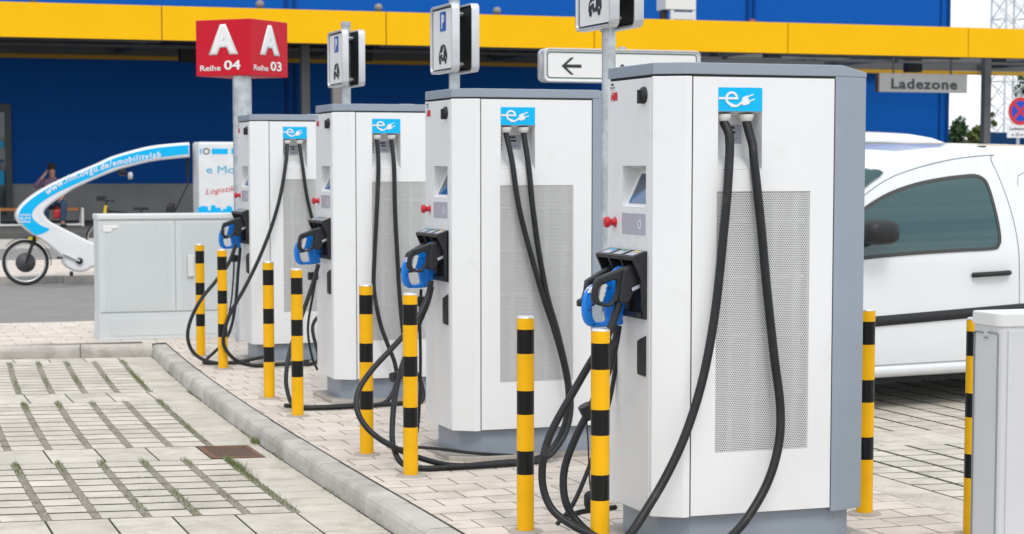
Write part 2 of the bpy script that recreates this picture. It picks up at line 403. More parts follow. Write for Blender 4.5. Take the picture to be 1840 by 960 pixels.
# kerb stones: front run and the run that turns left at the back
kb = MB()
def kerbstone(p0, p1, wd, z0=LOT-.03, z1=0, g=.003):
    p0, p1 = Vector((*p0, 0)), Vector((*p1, 0)); t = (p1-p0).normalized(); nrm = Vector((t.y, -t.x, 0))
    p0 = p0+t*g; p1 = p1-t*g
    prof = [(0, z0), (.002, z1-.040), (.008, z1-.016), (.020, z1-.003), (.034, z1), (wd, z1+.001), (wd, z0)]
    vs = []; dz = random.uniform(-.002, .002)
    for p in (p0, p1):
        for a, z in prof: v = p+nrm*a; vs.append((v.x, v.y, z+(dz if z > z0 else 0)))
    n = len(prof); fs = [(i, i+n, i+1+n, i+1) for i in range(n-1)]+[tuple(range(n)), tuple(range(2*n-1, n-1, -1))]
    kb.add(vs, fs)
ys = [2.0, 3.0, 4.0, 5.0, 6.0, 6.8, 7.78, 8.75, 9.69, 10.6, 11.5, 12.45, 13.4, 14.35, 15.3, 16.2, 16.72]
for a, b in zip(ys, ys[1:]): kerbstone((kx(a), a), (kx(b), b), .12)
by = lambda x: 16.72-.15*(x-2.5)
xs = [2.55, 1.95, .95, -.05, -1.05, -2.05, -3.05, -4.05, -5.05, -6.05]
for a, b in zip(xs, xs[1:]): kerbstone((a, by(a)), (b, by(b)), .14)
kb_o = kb.build('kerb', M['kerb']); struct(kb_o)
# pavement bricks (island between the two lots)
RX = 4.60
def px0(y): return kx(y)+.128
bed = [(px0(y), y) for y in [2, 6, 9.5, 11, 12, 13, 14, 15, 16, 16.9]]
bed = [(RX, 2), (RX, 30)]
mb = MB(); mb.prism([(2.36, 2), (RX, 2), (RX, 19), (2.7, 19), (2.6, 16.7), (2.5, 14), (2.42, 12), (2.36, 9.5)], -.13, -.0018); struct(mb.build('pavement_bed', M['soil']))
bk = MB(); rng = random.Random(3)
y = 2.0; row = 0
while y < 16.85:
    x = RX-.24*((row % 3)/3.0+.15)
    if x < RX-.01: paver(bk, x, RX, y, y+.185, 0, g=.0036, gy=.0062, skew=False, zj=.0004, b=.0012)
    while x > px0(y+.09)+.014:
        x0 = max(x-.24, px0(y+.09)+.006)
        if x-x0 > .007: paver(bk, x0, x, y, y+.185, 0, g=.0036, gy=.0062, skew=False, zj=.0004, b=.0012)
        x -= .24
    y += .185; row += 1
# back pavement behind the left cabinet
yb = 16.9; row = 0
while yb < 19.3:
    x = RX-.15*(row % 2)
    while x > -6:
        x0 = x-.3
        if yb > by(x0)+.16: paver(bk, x0, x, yb, yb+.2, 0, g=.003, skew=False, b=.003)
        x = x0
    yb += .2; row += 1
struct(bk.build('pavement', M['brick']))
mb = MB(); mb.prism([(-6, by(-6)+.13), (2.6, by(2.6)+.1), (RX, 17), (RX, 19.35), (-6, 19.35)], -.13, -.008); struct(mb.build('back_pavement_bed', M['soil']))
# right-hand lot, flush with the pavement
struct(MB().box(RX, 22, 2, 19.3, -.13, -.0062).build('right_lot_bed', M['soil']))
rl = MB()
yy = 3.0; row = 0
blk = [(3.0, 6.6, 'b'), (6.6, 7.1, 's'), (7.1, 7.1, 's'), (7.1, 9.3, 'b'), (9.3, 9.85, 's'), (9.85, 12.6, 'b'), (12.6, 13.1, 's'), (13.1, 16, 'b')]
for a, b, k in blk:
    if b <= a: continue
    if k == 's':
        x = RX+.25
        while x < 15: paver(rl, x, x+.28, sk(a, 0)+.55, sk(b, 0)+.55, -.004, g=.003); x += .28
    else:
        n = round((b-a)/.19); p = (b-a)/n
        for j in range(n):
            x = RX+.25
            while x < 15: paver(rl, x+.011, x+.226-.011, a+.7+j*p, a+.7+(j+1)*p, -.004, b=.002, gy=.012); x += .226
    n = max(1, round((b-a)/.2)); p = (b-a)/n
    for j in range(n): paver(rl, RX+.01, RX+.25, a+j*p, a+(j+1)*p, -.003, g=.002, skew=False)
struct(rl.build('right_parking_lot', M['slab']))
# far strips: road, kerb and pavement in front of the shop
mb = MB()
for k in range(70):
    x = -30+k; mb.box(x+.004, x+.996, 27.75, 27.9, -.14, 0)
struct(mb.build('far_kerb', M['kerb']))
struct(MB().box(-60, 60, 19.36, 27.74, -.139, -.10).build('road', M['road']))
struct(MB().box(-60, 120, 32.71, 37.59, -.139, -.02).build('far_road', M['road']))
struct(MB().box(-60, 120, 27.9, 32.7, -.13, -.002).build('far_pavement', M['brick']))
struct(MB().box(-60, 120, 37.6, 42.6, -.13, -.01).build('far_crossing', M['kerb']))
struct(MB().box(-60, 120, 43, 53.2, -.13, .1).build('shop_forecourt', M['asphalt']))

# grass, stones and litter in the strips
gr = MB(); stn = MB(); rng = random.Random(11)
def blade(x, y, z, h):
    a = rng.uniform(0, 6.28); wd = rng.uniform(.0015, .003); lx, ly = rng.uniform(-.5, .5)*h, rng.uniform(-.5, .5)*h
    dx, dy = math.cos(a)*wd, math.sin(a)*wd
    gr.add([(x-dx, y-dy, z), (x+dx, y+dy, z), (x+lx, y+ly, z+h)], [(0, 1, 2)])
def pebble(x, y, z, r):
    vs = []
    for sx, sy, sz in ((1,0,0),(0,1,0),(-1,0,0),(0,-1,0),(0,0,1)): vs.append((x+sx*r*rng.uniform(.6, 1.2), y+sy*r*rng.uniform(.6, 1.2), z+sz*r*rng.uniform(.4, .8)))
    stn.add(vs, [(0,1,4),(1,2,4),(2,3,4),(3,0,4)])
from mathutils import noise as mnoise
for (y0, y1) in ((5.4, 8.05), (9.04, 10.84), (11.36, 13.68), (14.22, 16.56)):
    for k in range(12):
        Y = y0
        while Y < y1:
            off = kx(Y)-2.31; x = 2.02+off-.226*k
            dens = mnoise.noise(Vector((x*1.3+5, Y*.9, 0)))*.5+.5+(.25 if k == 0 else 0)+.35*max(0, (Y-(y1-.55))/.55)
            if k == 1: dens -= .08
            for q in range(int(max(0, dens-.55)*22)):
                xx, yy = x+rng.gauss(0, .011), Y+rng.uniform(0, .03); blade(xx, sk(yy, xx), LOT-.003, rng.uniform(.01, .03))
            for q in range(5):
                xx, yy = x+rng.uniform(-.022, .022), Y+rng.uniform(0, .03); pebble(xx, sk(yy, xx), LOT-.003, rng.uniform(.003, .006))
            Y += .03
for q in range(500):   # bright tufts by the grate and kerb foot
    yy = rng.uniform(10.0, 10.8); xx = 2.03+rng.gauss(0, .014); blade(xx, sk(yy, xx), LOT-.01, rng.uniform(.015, .05)*(1 if yy > 10.3 else .6))
for q in range(120):
    yy = 11.38+rng.gauss(0, .03); xx = kx(yy)-.02+rng.gauss(0, .012)
    blade(xx, sk(yy, xx)+.05, LOT, rng.uniform(.02, .05))
for q in range(900):
    yy = rng.uniform(6, 16.5); xx = kx(yy)-.004-abs(rng.gauss(0, .008))
    if mnoise.noise(Vector((0, yy*2.2, 3))) > .12: blade(xx, yy, LOT, rng.uniform(.01, .026))
for q in range(2600):   # sprouts in the joints
    j = rng.randrange(0, 9); yy = 9.04+.2*j+rng.uniform(-.01, .01); xx = rng.uniform(.6, 2.0)
    if mnoise.noise(Vector((xx*3, yy*2, 8))) > .18: blade(xx, sk(yy, xx), LOT-.003, rng.uniform(.004, .013))
for q in range(1500):
    yy = rng.uniform(6, 16); xx = rng.uniform(.2, kx(yy)); pebble(xx, sk(yy, xx) if xx < kx(yy)-.3 else yy, LOT+.001, rng.uniform(.001, .003))
for q in range(3200):
    yy = rng.uniform(6, 16); xx = kx(yy)-abs(rng.gauss(0, .05)); pebble(xx, yy, LOT+.001, rng.uniform(.001, .0035))
for q in range(700):
    yy = rng.uniform(6, 15); xx = rng.uniform(2.45, 4.6); pebble(xx, yy, .001, rng.uniform(.001, .003))
for q in range(500):
    yy = rng.uniform(6.5, 9); xx = 4.6+abs(rng.gauss(0, .12)); pebble(xx, yy, .001, rng.uniform(.002, .004))
tag(gr.build('grass', M['grass']), 'short grass growing in the gravel strips and joints of the slabs', 'grass', kind='stuff')
tag(stn.build('gravel', M['stone']), 'small stones lying in the strips between the paving slabs', 'gravel', kind='stuff')

# ================================================================== shop building
YB = 53.0
XE = atY(1700, 250, YB).x
bld = thing('store_building', 'large blue metal clad store hall with a grey concrete base behind the canopy', 'building', (XE, YB, 0))
def rl_(x): return x-XE
mb = MB(); mb.box(-85, 0, 0, 40, 1.07, 13.5); mb.build('wall', M['wall'], bld)
mb = MB(); mb.box(-85, 0, .02, 39.9, .0, 1.07); mb.build('plinth', M['plinthgrey'], bld)
wx1 = rl_(atY(21, 300, YB).x)
fr = MB(); pane_z0, pane_z1 = .25, atY(10, 187, YB).z
for a, b, c, d in ((wx1-4, wx1, pane_z1-.12, pane_z1), (wx1-4, wx1, pane_z0-.1, pane_z0), (wx1-.16, wx1, pane_z0, pane_z1-.12), (wx1-2.1, wx1-1.98, pane_z0, pane_z1-.12), (wx1-4, wx1-.16, 2.95, 3.05)):
    fr.box(a, b, -.09, -.003, c, d)
fr = fr.build('window', M['steel'], bld)
MB().box(wx1-3.98, wx1-.1, -.05, -.035, pane_z0, pane_z1-.1).build('pane', M['winglass'], fr)
MB().box(wx1-3.98, wx1-.1, -.033, -.012, pane_z0, pane_z1-.1).build('interior_blind', mat('window_interior', (.10, .12, .13), .6, noise=.6, nscale=2), fr)
for k, (z, m_) in enumerate(((2.02, 'cyan'), (1.62, 'farblue'), (1.05, 'cyan'))): MB().box(wx1-3.9, wx1-.2, -.058, -.052, z, z+(.18, .1, .35)[k]).build('window_sticker', M[m_], fr)
for x in (515, 530, 1342, 1353): MB().box(rl_(atY(x, 150, YB).x)-.04, rl_(atY(x, 150, YB).x)+.04, -.06, -.002, 1.1, 13.4).build('seam_trim', M['trimblue'], bld)
MB().box(-.28, -.24, -.04, -.002, 1.1, 13.4).build('seam_trim', M['trimblue'], bld); MB().box(-.04, .06, -.05, -.002, 1.1, 13.5).build('corner_trim', M['trimblue'], bld)

# ================================================================== canopy
YF = 44.9
FZ0 = atY(920, 85.5, YF).z; FZ1 = atY(920, 27.5, YF).z
can = thing('canopy', 'long canopy with a bright yellow fascia over dark steel girders in front of the store', 'canopy', (0, YF, 0))
xs_ = [atY(x, 60, YF).x for x in (-90, 291, 694)]
pl = (xs_[2]-xs_[1])
xx = xs_[1]-pl*7
for k in range(26):
    a, b = xx+k*pl, xx+(k+1)*pl
    MB().box(a+.012, b-.012, 0, .06, FZ0, FZ1).build('fascia_panel', M['yellow'], can)
MB().box(xx, xx+26*pl, .061, .10, FZ0+.02, FZ1-.02).build('fascia_back', M['steel'], can)
XS = atY(1330, 100, YF).x
Xa, Xb = xx, xx+26*pl
mb = MB(); mb.box(Xa, XS, .1, YB-YF-.02, FZ0+.42, FZ0+.52); mb.build('roof_deck', M['deck'], can)
y = .5
while y < YB-YF-.3: MB().box(XS, Xb, y, y+.08, FZ0+.30, FZ0+.42).build('daylight_slat', M['deck'], can); y += 1.1  # roof opened here: slats shaped to look solid yet let daylight reach the wall
k = Xa
while k < Xb:
    MB().box(k, k+.16, .421, YB-YF-.25, FZ0+.12, FZ0+.299).build('rafter', M['steel'], can)
    k += pl
MB().box(Xa, Xb, .3, .42, FZ0+.0, FZ0+.28).build('girder', M['steel'], can); MB().box(Xa, Xb, 3.9, 4.05, FZ0+.05, FZ0+.119).build('girder', M['steel'], can)
k = Xa
while k < Xb-pl:
    MB().tube([(k, .4, FZ0+.02), (k+pl*.5, 4, FZ0+.22), (k+pl, .4, FZ0+.02)], .07, 6).build('brace', M['steel'], can); k += pl*2
BZ = atY(960, 119, YB-.3).z
MB().box(Xa, Xb, YB-YF-.25, YB-YF-.1, BZ-.02, BZ+.09).build('back_trim', M['ochre'], can)
MB().box(Xa, Xb, YB-YF-.22, YB-YF-.12, BZ+.1, BZ+.40).build('back_beam', M['steel'], can)
for px, ww in ((548, .2), (605, .24), (1772, .2), (2050, .2), (-120, .2), (1200, .2)):
    yy = YF+1.3 if px != 605 else YF-.0+.5
    x = atY(px, 150, yy).x; m_ = MB(); m_.box(x-ww/2, x+ww/2, yy-YF-.1, yy-YF+.1, .1, FZ0+(.1 if px != 605 else .0)); m_.box(x-.2, x+.2, yy-YF-.2, yy-YF+.2, .1, .13)
    m_.build('column', M['steel'] if px != 605 else mat('column_paint', (.20, .19, .19), .6), can)
for px in (60, 467, 680, 893, 1352):
    x = atY(px, 12, YF+.3).x; hh = {1352: .0}.get(px, .12)
    m_ = MB(); m_.lathe([(.0, .10), (.08, .07), (.105, 0), (.08, -.07), (.04, -.10), (.035, -.3)], (x, .3, FZ1+hh), 12)
    m_.build('lamp', mat('lamp_housing', (.25, .22, .22) if px != 1352 else (.25, .05, .04), .5), can)
mb = MB()
for px, py in ((655, 101), (1392, 97), (1645, 122), (1295, 96), (1797, 113), (340, 103), (895, 95)):
    p = atY(px, py, YF+4.2); MB().box(p.x-.22, p.x+.22, 4.2, 4.5, p.z-.12, p.z+.25).build('spotlight_box', M['dark'], can)
# white rooftop unit standing on the canopy roof
ru = thing('rooftop_frame', 'white framed unit standing on the canopy roof above the direction sign', 'rooftop unit', (atY(1215, 20, 46).x, 46, FZ1-.1))
MB().box(-.42, .42, -.3, .3, .42, .95).build('housing', M['whiteplain'], ru, .01)
for a, b in ((-.27, -.28), (.34, -.28), (-.27, .2), (.34, .2)): MB().box(a, a+.085, b, b+.08, -.3, .42).build('leg', M['whiteplain'], ru)
MB().box(-.184, .339, -.28, -.22, .18, .36).build('crossbar', M['whiteplain'], ru)
MB().box(-.17, .33, -.1, .1, -.2, .15).build('panel', mat('bluegrey_panel', (.12, .20, .42), .5), ru)
MB().box(-.42, -.29, -.1, .1, -.25, .41).build('duct', mat('brown_duct', (.06, .04, .035), .7), ru)

# LADEZONE sign under the canopy
ls = thing('hanging_sign', 'grey hanging sign reading Ladezone under the canopy above the vans', 'sign', (atY(1659, 150, YF+1).x, YF+1, 3.0))
a = atY(1580, 131.5, YF+1); b = atY(1738, 167.5, YF+1); cx = ls.location.x
MB().box(a.x-cx, b.x-cx, 0, .12, b.z-3, a.z-3).build('sign_board', M['signgrey'], ls, .01)
ta = atY(1601, 160, YF+1)
text('lettering', 'Ladezone', M['textgrey'], ls, (ta.x-cx, -.006, ta.z-3), atY(1720, 160, YF+1).x-ta.x, atY(1601, 141, YF+1).z-ta.z, .035, space=1.12)
for x in (-.9, .86): MB().box(x, x+.04, .04, .08, a.z-3, FZ0+.05-3).build('hanger', M['steel'], ls)
MB().box(a.x-cx-.05, a.x-cx-.002, .0, .13, b.z-3, a.z-3).build('end_cap', mat('brown_cap', (.10, .05, .04), .6), ls)

# ================================================================== charging stations
ST = {'A': (3.125, 6.875), 'B': (3.136, 9.508), 'C': (3.148, 12.087), 'D': (3.15, 14.71)}
FP = [(-.135, .07), (-.03, 0), (.645, 0), (.785, .055), (.785, .55), (.645, .605), (-.03, .605), (-.135, .535)]
def plate(mb, u0, u1, v0, v1, holes, place, th, mi=0):
    us = sorted({u0, u1, *[h[0] for h in holes], *[h[1] for h in holes]}); vs_ = sorted({v0, v1, *[h[2] for h in holes], *[h[3] for h in holes]})
    for i in range(len(us)-1):
        for j in range(len(vs_)-1):
            uc, vc = (us[i]+us[i+1])/2, (vs_[j]+vs_[j+1])/2
            if any(h[0] < uc < h[1] and h[2] < vc < h[3] for h in holes): continue
            mb.add([place(us[i], vs_[j], 0), place(us[i+1], vs_[j], 0), place(us[i+1], vs_[j+1], 0), place(us[i], vs_[j+1], 0)], [(0, 1, 2, 3)], mi)
    for (a, b, c, d) in holes+[(u0, u1, v0, v1)]:
        q = [(a, c), (b, c), (b, d), (a, d)]; vv = [place(*p, 0) for p in q]+[place(*p, th) for p in q]
        mb.add(vv, [(i, (i+1) % 4, 4+(i+1) % 4, 4+i) for i in range(4)], mi)
def make_station():
    s = thing('charging_station', 'x', 'charging station', (ST['A'][0], ST['A'][1], 0))
    # white carcass: chamfer columns left of the door
    mb = MB()
    mb.prism([(-.135, .07), (-.03, 0), (-.002, 0), (-.002, .0865), (-.135, .0865)], .155, 1.868)
    mb.prism([(-.135, .5185), (-.002, .5185), (-.002, .605), (-.03, .605), (-.135, .535)], .155, 1.868)
    mb.box(-.045, -.002, .088, .517, .155, 1.868)
    mb.box(.0, .614, .590, .604, .155, 1.868)
    mb.build('cabinet_body', M['white'], s, .0025)
    MB().box(-.001, .6175, .10, .589, .15, 1.87).box(-.126, .60, .075, .53, 1.8685, 1.8745).box(.0, .6162, .004, .074, 1.8668, 1.8750).box(-.0018, .0026, .004, .098, .16, 1.866).box(.6114, .6162, .004, .098, .16, 1.866).build('core_and_shade_strips', M['dark'], s)  # dark core; thin dark strips paint the cap's shadow line and door seam shade
    # door with cable recess and grille opening
    mb = MB(); plate(mb, .003, .611, .160, 1.866, [(.108, .296, 1.51, 1.734), (.105, .509, .404, 1.425)], lambda u, v, d: (u, .001+d, v), .018)
    door = mb.build('door_panel', M['white'], s)
    mb = MB()
    a, b = .1088, .2952
    mb.add([(a,.002,1.7332),(b,.002,1.7332),(b,.085,1.72),(a,.085,1.72),(a,.002,1.5108),(b,.002,1.5108),(b,.085,1.56),(a,.085,1.56)],
           [(0,1,2,3),(3,2,6,7),(7,6,5,4),(0,3,7,4),(2,1,5,6)])
    mb.build('cable_recess', M['white'], door)
    # spec stickers inside the recess
    st = text('rating_plate', 'ABB', M['printblack'], door, (.112, .0835, 1.665), .03, .012, .03)
    oth = []
    for k in range(7): oth.append(shape2d('l', [[(0, 0), (.034-.004*(k % 3), 0), (.034-.004*(k % 3), .0035), (0, .0035)]], M['printblack'], None, .0003, 0, (.112, .0835, 1.655-.0075*k)))
    oth.append(shape2d('l', [[(0, 0), (.07, 0), (.07, .075), (0, .075)]], M['greylabel'], None, .0002, 0, (.178, .0840, 1.61)))
    for (x, z, wd, h) in ((.182, 1.668, .035, .01), (.190, 1.650, .03, .01), (.182, 1.630, .05, .002), (.182, 1.622, .04, .002)): oth.append(shape2d('l', [[(0, 0), (wd, 0), (wd, h), (0, h)]], M['printblack'], None, .0003, 0, (x, .0832, z)))
    join_into(st, oth)
    gp = MB().add([(.1, .004, .399), (.514, .004, .399), (.514, .004, 1.43), (.1, .004, 1.43)], [(0, 1, 2, 3)]).build('grille', M['grille'], door)
    mb = MB(); n = 26
    for k in range(n):
        x0 = .106+k*.403/n; x1 = x0+.403/n; xm = (x0+x1)/2
        mb.add([(x0, .085, .405), (xm, .060, .405), (x1, .085, .405), (x0, .085, 1.424), (xm, .060, 1.424), (x1, .085, 1.424)], [(0, 1, 4, 3), (1, 2, 5, 4)])
    for z in (.62, .85, 1.08, 1.3): mb.box(.106, .508, .045, .05, z, z+.015)
    for x in (.17, .27, .36, .45): mb.box(x, x+.025, .035, .04, .405, 1.424)
    mb.build('filter', M['filter'], door)
    # cyan logo plate with white e and plug
    lg = shape2d('logo_plate', [[(.108, 1.735), (.295, 1.735), (.295, 1.826), (.108, 1.826)]], M['cyan'], door, .001, 0, (0, -.0005, 0), FX, FY)
    O = (0, -.0032, 0); parts = []
    cx_, cz_, r0, r1 = .163, 1.784, .017, .0275
    def arc(cx, cz, r, a0, a1, n=18): return [(cx+r*math.cos(R(a0+(a1-a0)*k/n)), cz+r*math.sin(R(a0+(a1-a0)*k/n))) for k in range(n+1)]
    parts.append(shape2d('e', [arc(cx_, cz_, r1, 0, 250)+[(cx_-.003, cz_-.033), (cx_+.02, cz_-.034), (.205, cz_-.022), (.213, cz_-.013), (.207, cz_-.009), (.195, cz_-.018), (cx_+.02, cz_-.026)]+arc(cx_, cz_, r0+.001, 250, 0)], M['printwhite'], None, .0006, 0, O))
    parts.append(shape2d('e', [[(.108, cz_-.004), (cx_+r1, cz_-.004), (cx_+r1, cz_+.0045), (.108, cz_+.0045)]], M['printwhite'], None, .0006, 0, (0, -.0034, 0)))
    parts.append(shape2d('e', [[(.204, 1.767), (.213, 1.757), (.226, 1.760), (.240, 1.765), (.231, 1.796), (.220, 1.793), (.209, 1.788)]], M['printwhite'], None, .0006, 0, (0, -.0036, 0)))
    for (x, z) in ((.232, 1.789), (.238, 1.771)): parts.append(shape2d('e', [[(x, z), (x+.024, z+.009), (x+.0225, z+.0135), (x-.002, z+.0045)]], M['printwhite'], None, .0006, 0, O))
    ee = parts[0]; join_into(ee, parts[1:]); ee.name = 'logo_mark'; ee.parent = lg
    # grey shell: cap and right-hand column
    cap = [1.895 if x > .7 else 1.92 for x, y in FP]
    mb = MB(); n = 8; b0 = 0
    vs = [(x, y, 1.8755) for x, y in FP]+[(x, y, c-.0) for (x, y), c in zip(FP, cap)]
    mb.add(vs, [tuple(range(7, -1, -1))]+[(i, (i+1) % 8, 8+(i+1) % 8, 8+i) for i in range(8)]+[(8, 9, 10, 13, 14, 15), (10, 11, 12, 13)])
    mb.build('top_cap', M['grey'], s, .003)
    mb = MB(); mb.prism([(.6165, .0015), (.645, .0015), (.7835, .0565), (.7835, .5485), (.645, .6035), (.6165, .6035)], .143, 1.8755); mb.build('side_column', M['grey'], s, .0025)
    MB().lathe([(0, .012), (.05, .011), (.058, .004), (.06, 0)], (.42, .3, 1.92), 20).build('lifting_cap', M['grey'], s)
    mb = MB(); mb.prism([(-.08, .12), (.02, .04), (.66, .04), (.74, .09), (.74, .52), (.66, .565), (.02, .565), (-.08, .49)], .025, .1545); mb.build('plinth', M['grey'], s, .002)
    mb = MB(); mb.prism([(-.16, .04), (-.04, -.03), (.70, -.03), (.84, .03), (.84, .58), (.70, .64), (-.04, .64), (-.16, .57)], -.01, .026); mb.build('foundation', M['concrete'], s, .006)
    # control panel on the narrow side
    mb = MB(); plate(mb, -.516, -.089, .160, 1.864, [(-.369, -.129, 1.36, 1.524)], lambda u, v, d: (-.1385+d, -u, v), .01)
    pn = mb.build('control_panel', M['white'], s)
    y0, y1, z0, z1 = .1298, .3682, 1.3608, 1.5232
    mb = MB(); mb.add([(-.138,y1,z0),(-.138,y0,z0),(-.138,y0,z1),(-.138,y1,z1),(-.06,y0,z1-.012),(-.06,y1,z1-.012),(-.125,y0,z0+.01),(-.125,y1,z0+.01)],
        [(0,1,6,7),(7,6,4,5),(5,4,2,3),(0,7,5,3),(1,2,4,6)])
    mb.build('screen_recess', M['white'], pn)
    def sp(y, t): return (-.1262+.065*t, y, z0+.012+(z1-z0-.026)*t)
    sc_ = MB().add([sp(.335, .03), sp(.145, .03), sp(.145, .88), sp(.335, .88)], [(0, 1, 2, 3)]).build('screen', M['screen'], pn)
    MB().add([tuple(Vector(sp(.335, .03))+Vector((-.0015, 0, 0))), tuple(Vector(sp(.145, .03))+Vector((-.0015, 0, 0))), tuple(Vector(sp(.145, .6))+Vector((-.0015, 0, 0))), tuple(Vector(sp(.335, .22))+Vector((-.0015, 0, 0)))], [(0, 1, 2, 3)]).build('screen_picture', M['screenblue'], sc_)
    cr = MB().box(-.1415, -.1387, .129, .367, 1.254, 1.337).build('card_reader', M['greylabel'], pn, .001)
    shape2d('contactless_mark', [arc(0, 0, .018, 0, 350, 20), arc(0, 0, .013, 0, 350, 20)[::-1]], M['printwhite'], cr, .0003, 0, (-.142, .185, 1.295), LX, LY)
    MB().lathe([(.0, -.046), (.020, -.044), (.023, -.037), (.022, -.028), (.014, -.022), (.014, -.002), (.022, 0)], (-.1387, .445, 1.297), 20, axis='x').build('emergency_stop', M['redplastic'], pn)
    k = MB().lathe([(0, -.022), (.012, -.02), (.03, -.012), (.034, 0)], (-.1387, .15, 1.798), 20, axis='x'); k.box(-.166, -.139, .142, .158, 1.765, 1.818); k.build('rotary_lock', M['black'], pn)
    lgo = text('maker_mark', 'ABB', M['printred'], pn, (-.1395, .496, 1.785), .075, .036, .07, xa=LX, ya=LY, ext=.0006)
    MB()
    st2 = text('sticker', 'HBS', M['printgreen'], pn, (-.1395, .492, 1.846), .028, .010, .03, xa=LX, ya=LY, ext=.0005)
    join_into(st2, [shape2d('l', [[(0, 0), (.05, 0), (.05, .004), (0, .004)]], M['printgreen'], None, .0003, 0, (-.1395, .50, 1.836), LX, LY), shape2d('l', [[(0, 0), (.045, 0), (.045, .002), (0, .002)]], M['greylabel'], None, .0003, 0, (-.1395, .50, 1.828), LX, LY)])
    # swing handle
    mb = MB(); mb.add([(-.139,.117,.862),(-.139,.190,.842),(-.139,.190,.725),(-.139,.182,.70),(-.139,.117,.70)]+[(-.152,.122,.855),(-.152,.180,.836),(-.152,.180,.728),(-.152,.176,.706),(-.152,.122,.706)],
        [(5,6,7,8,9)]+[(i, (i+1) % 5, 5+(i+1) % 5, 5+i) for i in range(5)]); mb.build('swing_handle', M['black'], pn, .002)
    # plug holster
    h = MB(); ya_, yb_ = .112, .500
    prof = [(-.139, 1.192), (-.139, .925), (-.155, .932), (-.162, .985), (-.165, 1.08), (-.200, 1.160), (-.199, 1.170)]
    prof = prof[::-1]
    h.box(-.146, -.139, ya_, yb_, .925, 1.19)
    for y_ in (ya_, ya_+.125, ya_+.25, yb_-.012): h.prismY(prof, y_, y_+.012)
    h.add([(-.139, ya_, 1.192), (-.139, yb_, 1.192), (-.200, yb_, 1.170), (-.200, ya_, 1.170), (-.139, ya_, 1.178), (-.139, yb_, 1.178), (-.198, yb_, 1.156), (-.198, ya_, 1.156)], [(0,1,2,3),(7,6,5,4),(2,6,7,3)])
    h.box(-.175, -.146, ya_+.01, yb_-.01, .932, .952)
    ho = h.build('plug_holster', M['black'], s)
    for k_, (mm, y_) in enumerate((('yellowlabel', ya_+.012), ('greenlabel', ya_+.137), ('cyan', ya_+.262))):
        q = MB(); zt = lambda x: 1.1925+(x+.139)*(.022/.061)+.001
        q.add([(-.146, y_+.012, zt(-.146)), (-.146, y_+.095, zt(-.146)), (-.19, y_+.095, zt(-.19)), (-.19, y_+.012, zt(-.19))], [(0,1,2,3)], 0)
        q.add([(-.148, y_+.03, zt(-.148)+.001), (-.148, y_+.08, zt(-.148)+.001), (-.160, y_+.08, zt(-.16)+.001), (-.160, y_+.03, zt(-.16)+.001)], [(0,1,2,3)], 1)
        q.build('holster_label', [M['greylabel'], M[mm]], ho)
    # plugs: outlines read in the vertical plane of each bay
    ox, oy = ST['A']
    def pl(pts, yl): 
        out = []
        for x, y in pts:
            p = atY(1020+x/4.174, 430+y/4.174, oy+yl); out.append((p.x-ox, p.z))
        return out
    Z0 = (0, 0, 0)
    y1_ = .175
    outer = [(590,165),(545,165),(490,185),(400,215),(300,255),(215,290),(197,330),(186,390),(178,450),(188,478),(215,492),(260,505),(305,507),(335,495),(350,470),(365,470),(440,485),(455,460),(465,425),(500,395),(560,370),(600,360),(600,250)]
    hole = [(335,306),(360,306),(368,325),(365,370),(350,420),(335,455),(310,480),(270,482),(235,462),(218,430),(222,380),(235,345),(258,335),(300,320)]
    pb = shape2d('plug', [pl(outer, y1_), pl(hole, y1_)[::-1]], M['black'], s, .010, .007, (0, y1_, 0))
    q = MB(); q.prismY(pl([(405,215),(560,170),(610,200),(610,360),(480,405),(440,480),(365,470),(380,330)], y1_)[::-1], y1_-.030, y1_+.03); q.build('plug_shell', M['black'], pb, .008)
    q = shape2d('trigger', [pl([(258,338),(285,336),(290,350),(278,370),(282,385),(272,405),(274,420),(262,440),(262,455),(248,472),(230,466),(226,430),(236,385),(246,350)], y1_)], M['signgrey'], pb, .010, .003, (0, y1_, 0))
    q = shape2d('plug_label', [pl([(452,362),(535,322),(542,345),(458,386)], y1_)], M['greylabel'], pb, .0008, 0, (0, y1_-.0385, 0))
    y2_ = .29
    outer = [(570,200),(450,200),(385,200),(340,235),(250,300),(195,335),(165,360),(130,400),(114,450),(108,520),(112,575),(128,625),(155,650),(185,660),(290,655),(400,640),(412,628),(405,590),(395,540),(400,470),(450,440),(570,400)]
    hole = [(196,468),(262,470),(272,520),(280,570),(288,606),(255,622),(205,624),(184,595),(172,545),(170,500)]
    hole2 = [(222,360),(250,345),(262,360),(262,420),(255,450),(225,440),(205,410)]
    pu = shape2d('plug', [pl(outer, y2_), pl([(x*1.0, y) for x, y in hole], y2_)[::-1]], M['blue'], s, .009, .007, (0, y2_, 0)); pu['label'] = 'bright blue looped plug handle in the middle bay'
    q = MB(); q.prismY(pl([(385,200),(570,205),(570,400),(430,430),(405,590),(330,560),(320,330),(330,250)], y2_)[::-1], y2_-.028, y2_+.028); q.build('plug_shell', M['blue'], pu, .01)
    for (x, y) in ((300, 362), (148, 527), (186, 637), (330, 640), (175, 412)):
        p = pl([(x, y)], y2_)[0]; q = MB().lathe([(0, -.0205), (.0035, -.0205), (.0035, -.012)], (p[0], y2_, p[1]), 10, axis='y'); q.build('screw', M['dark'], pu)
    q = MB(); q.prismY(pl([(185,345),(205,342),(200,372),(165,400),(135,402),(160,365)], y2_)[::-1], y2_-.0235, y2_+.0235); q.build('catch', M['whiteplain'], pu, .002)
    y3_ = .41
    q = [(600,150),(345,185),(250,235),(135,310),(125,390),(110,440),(76,460),(76,503),(130,506),(190,500),(200,470),(170,440),(175,345),(350,240),(600,220)]
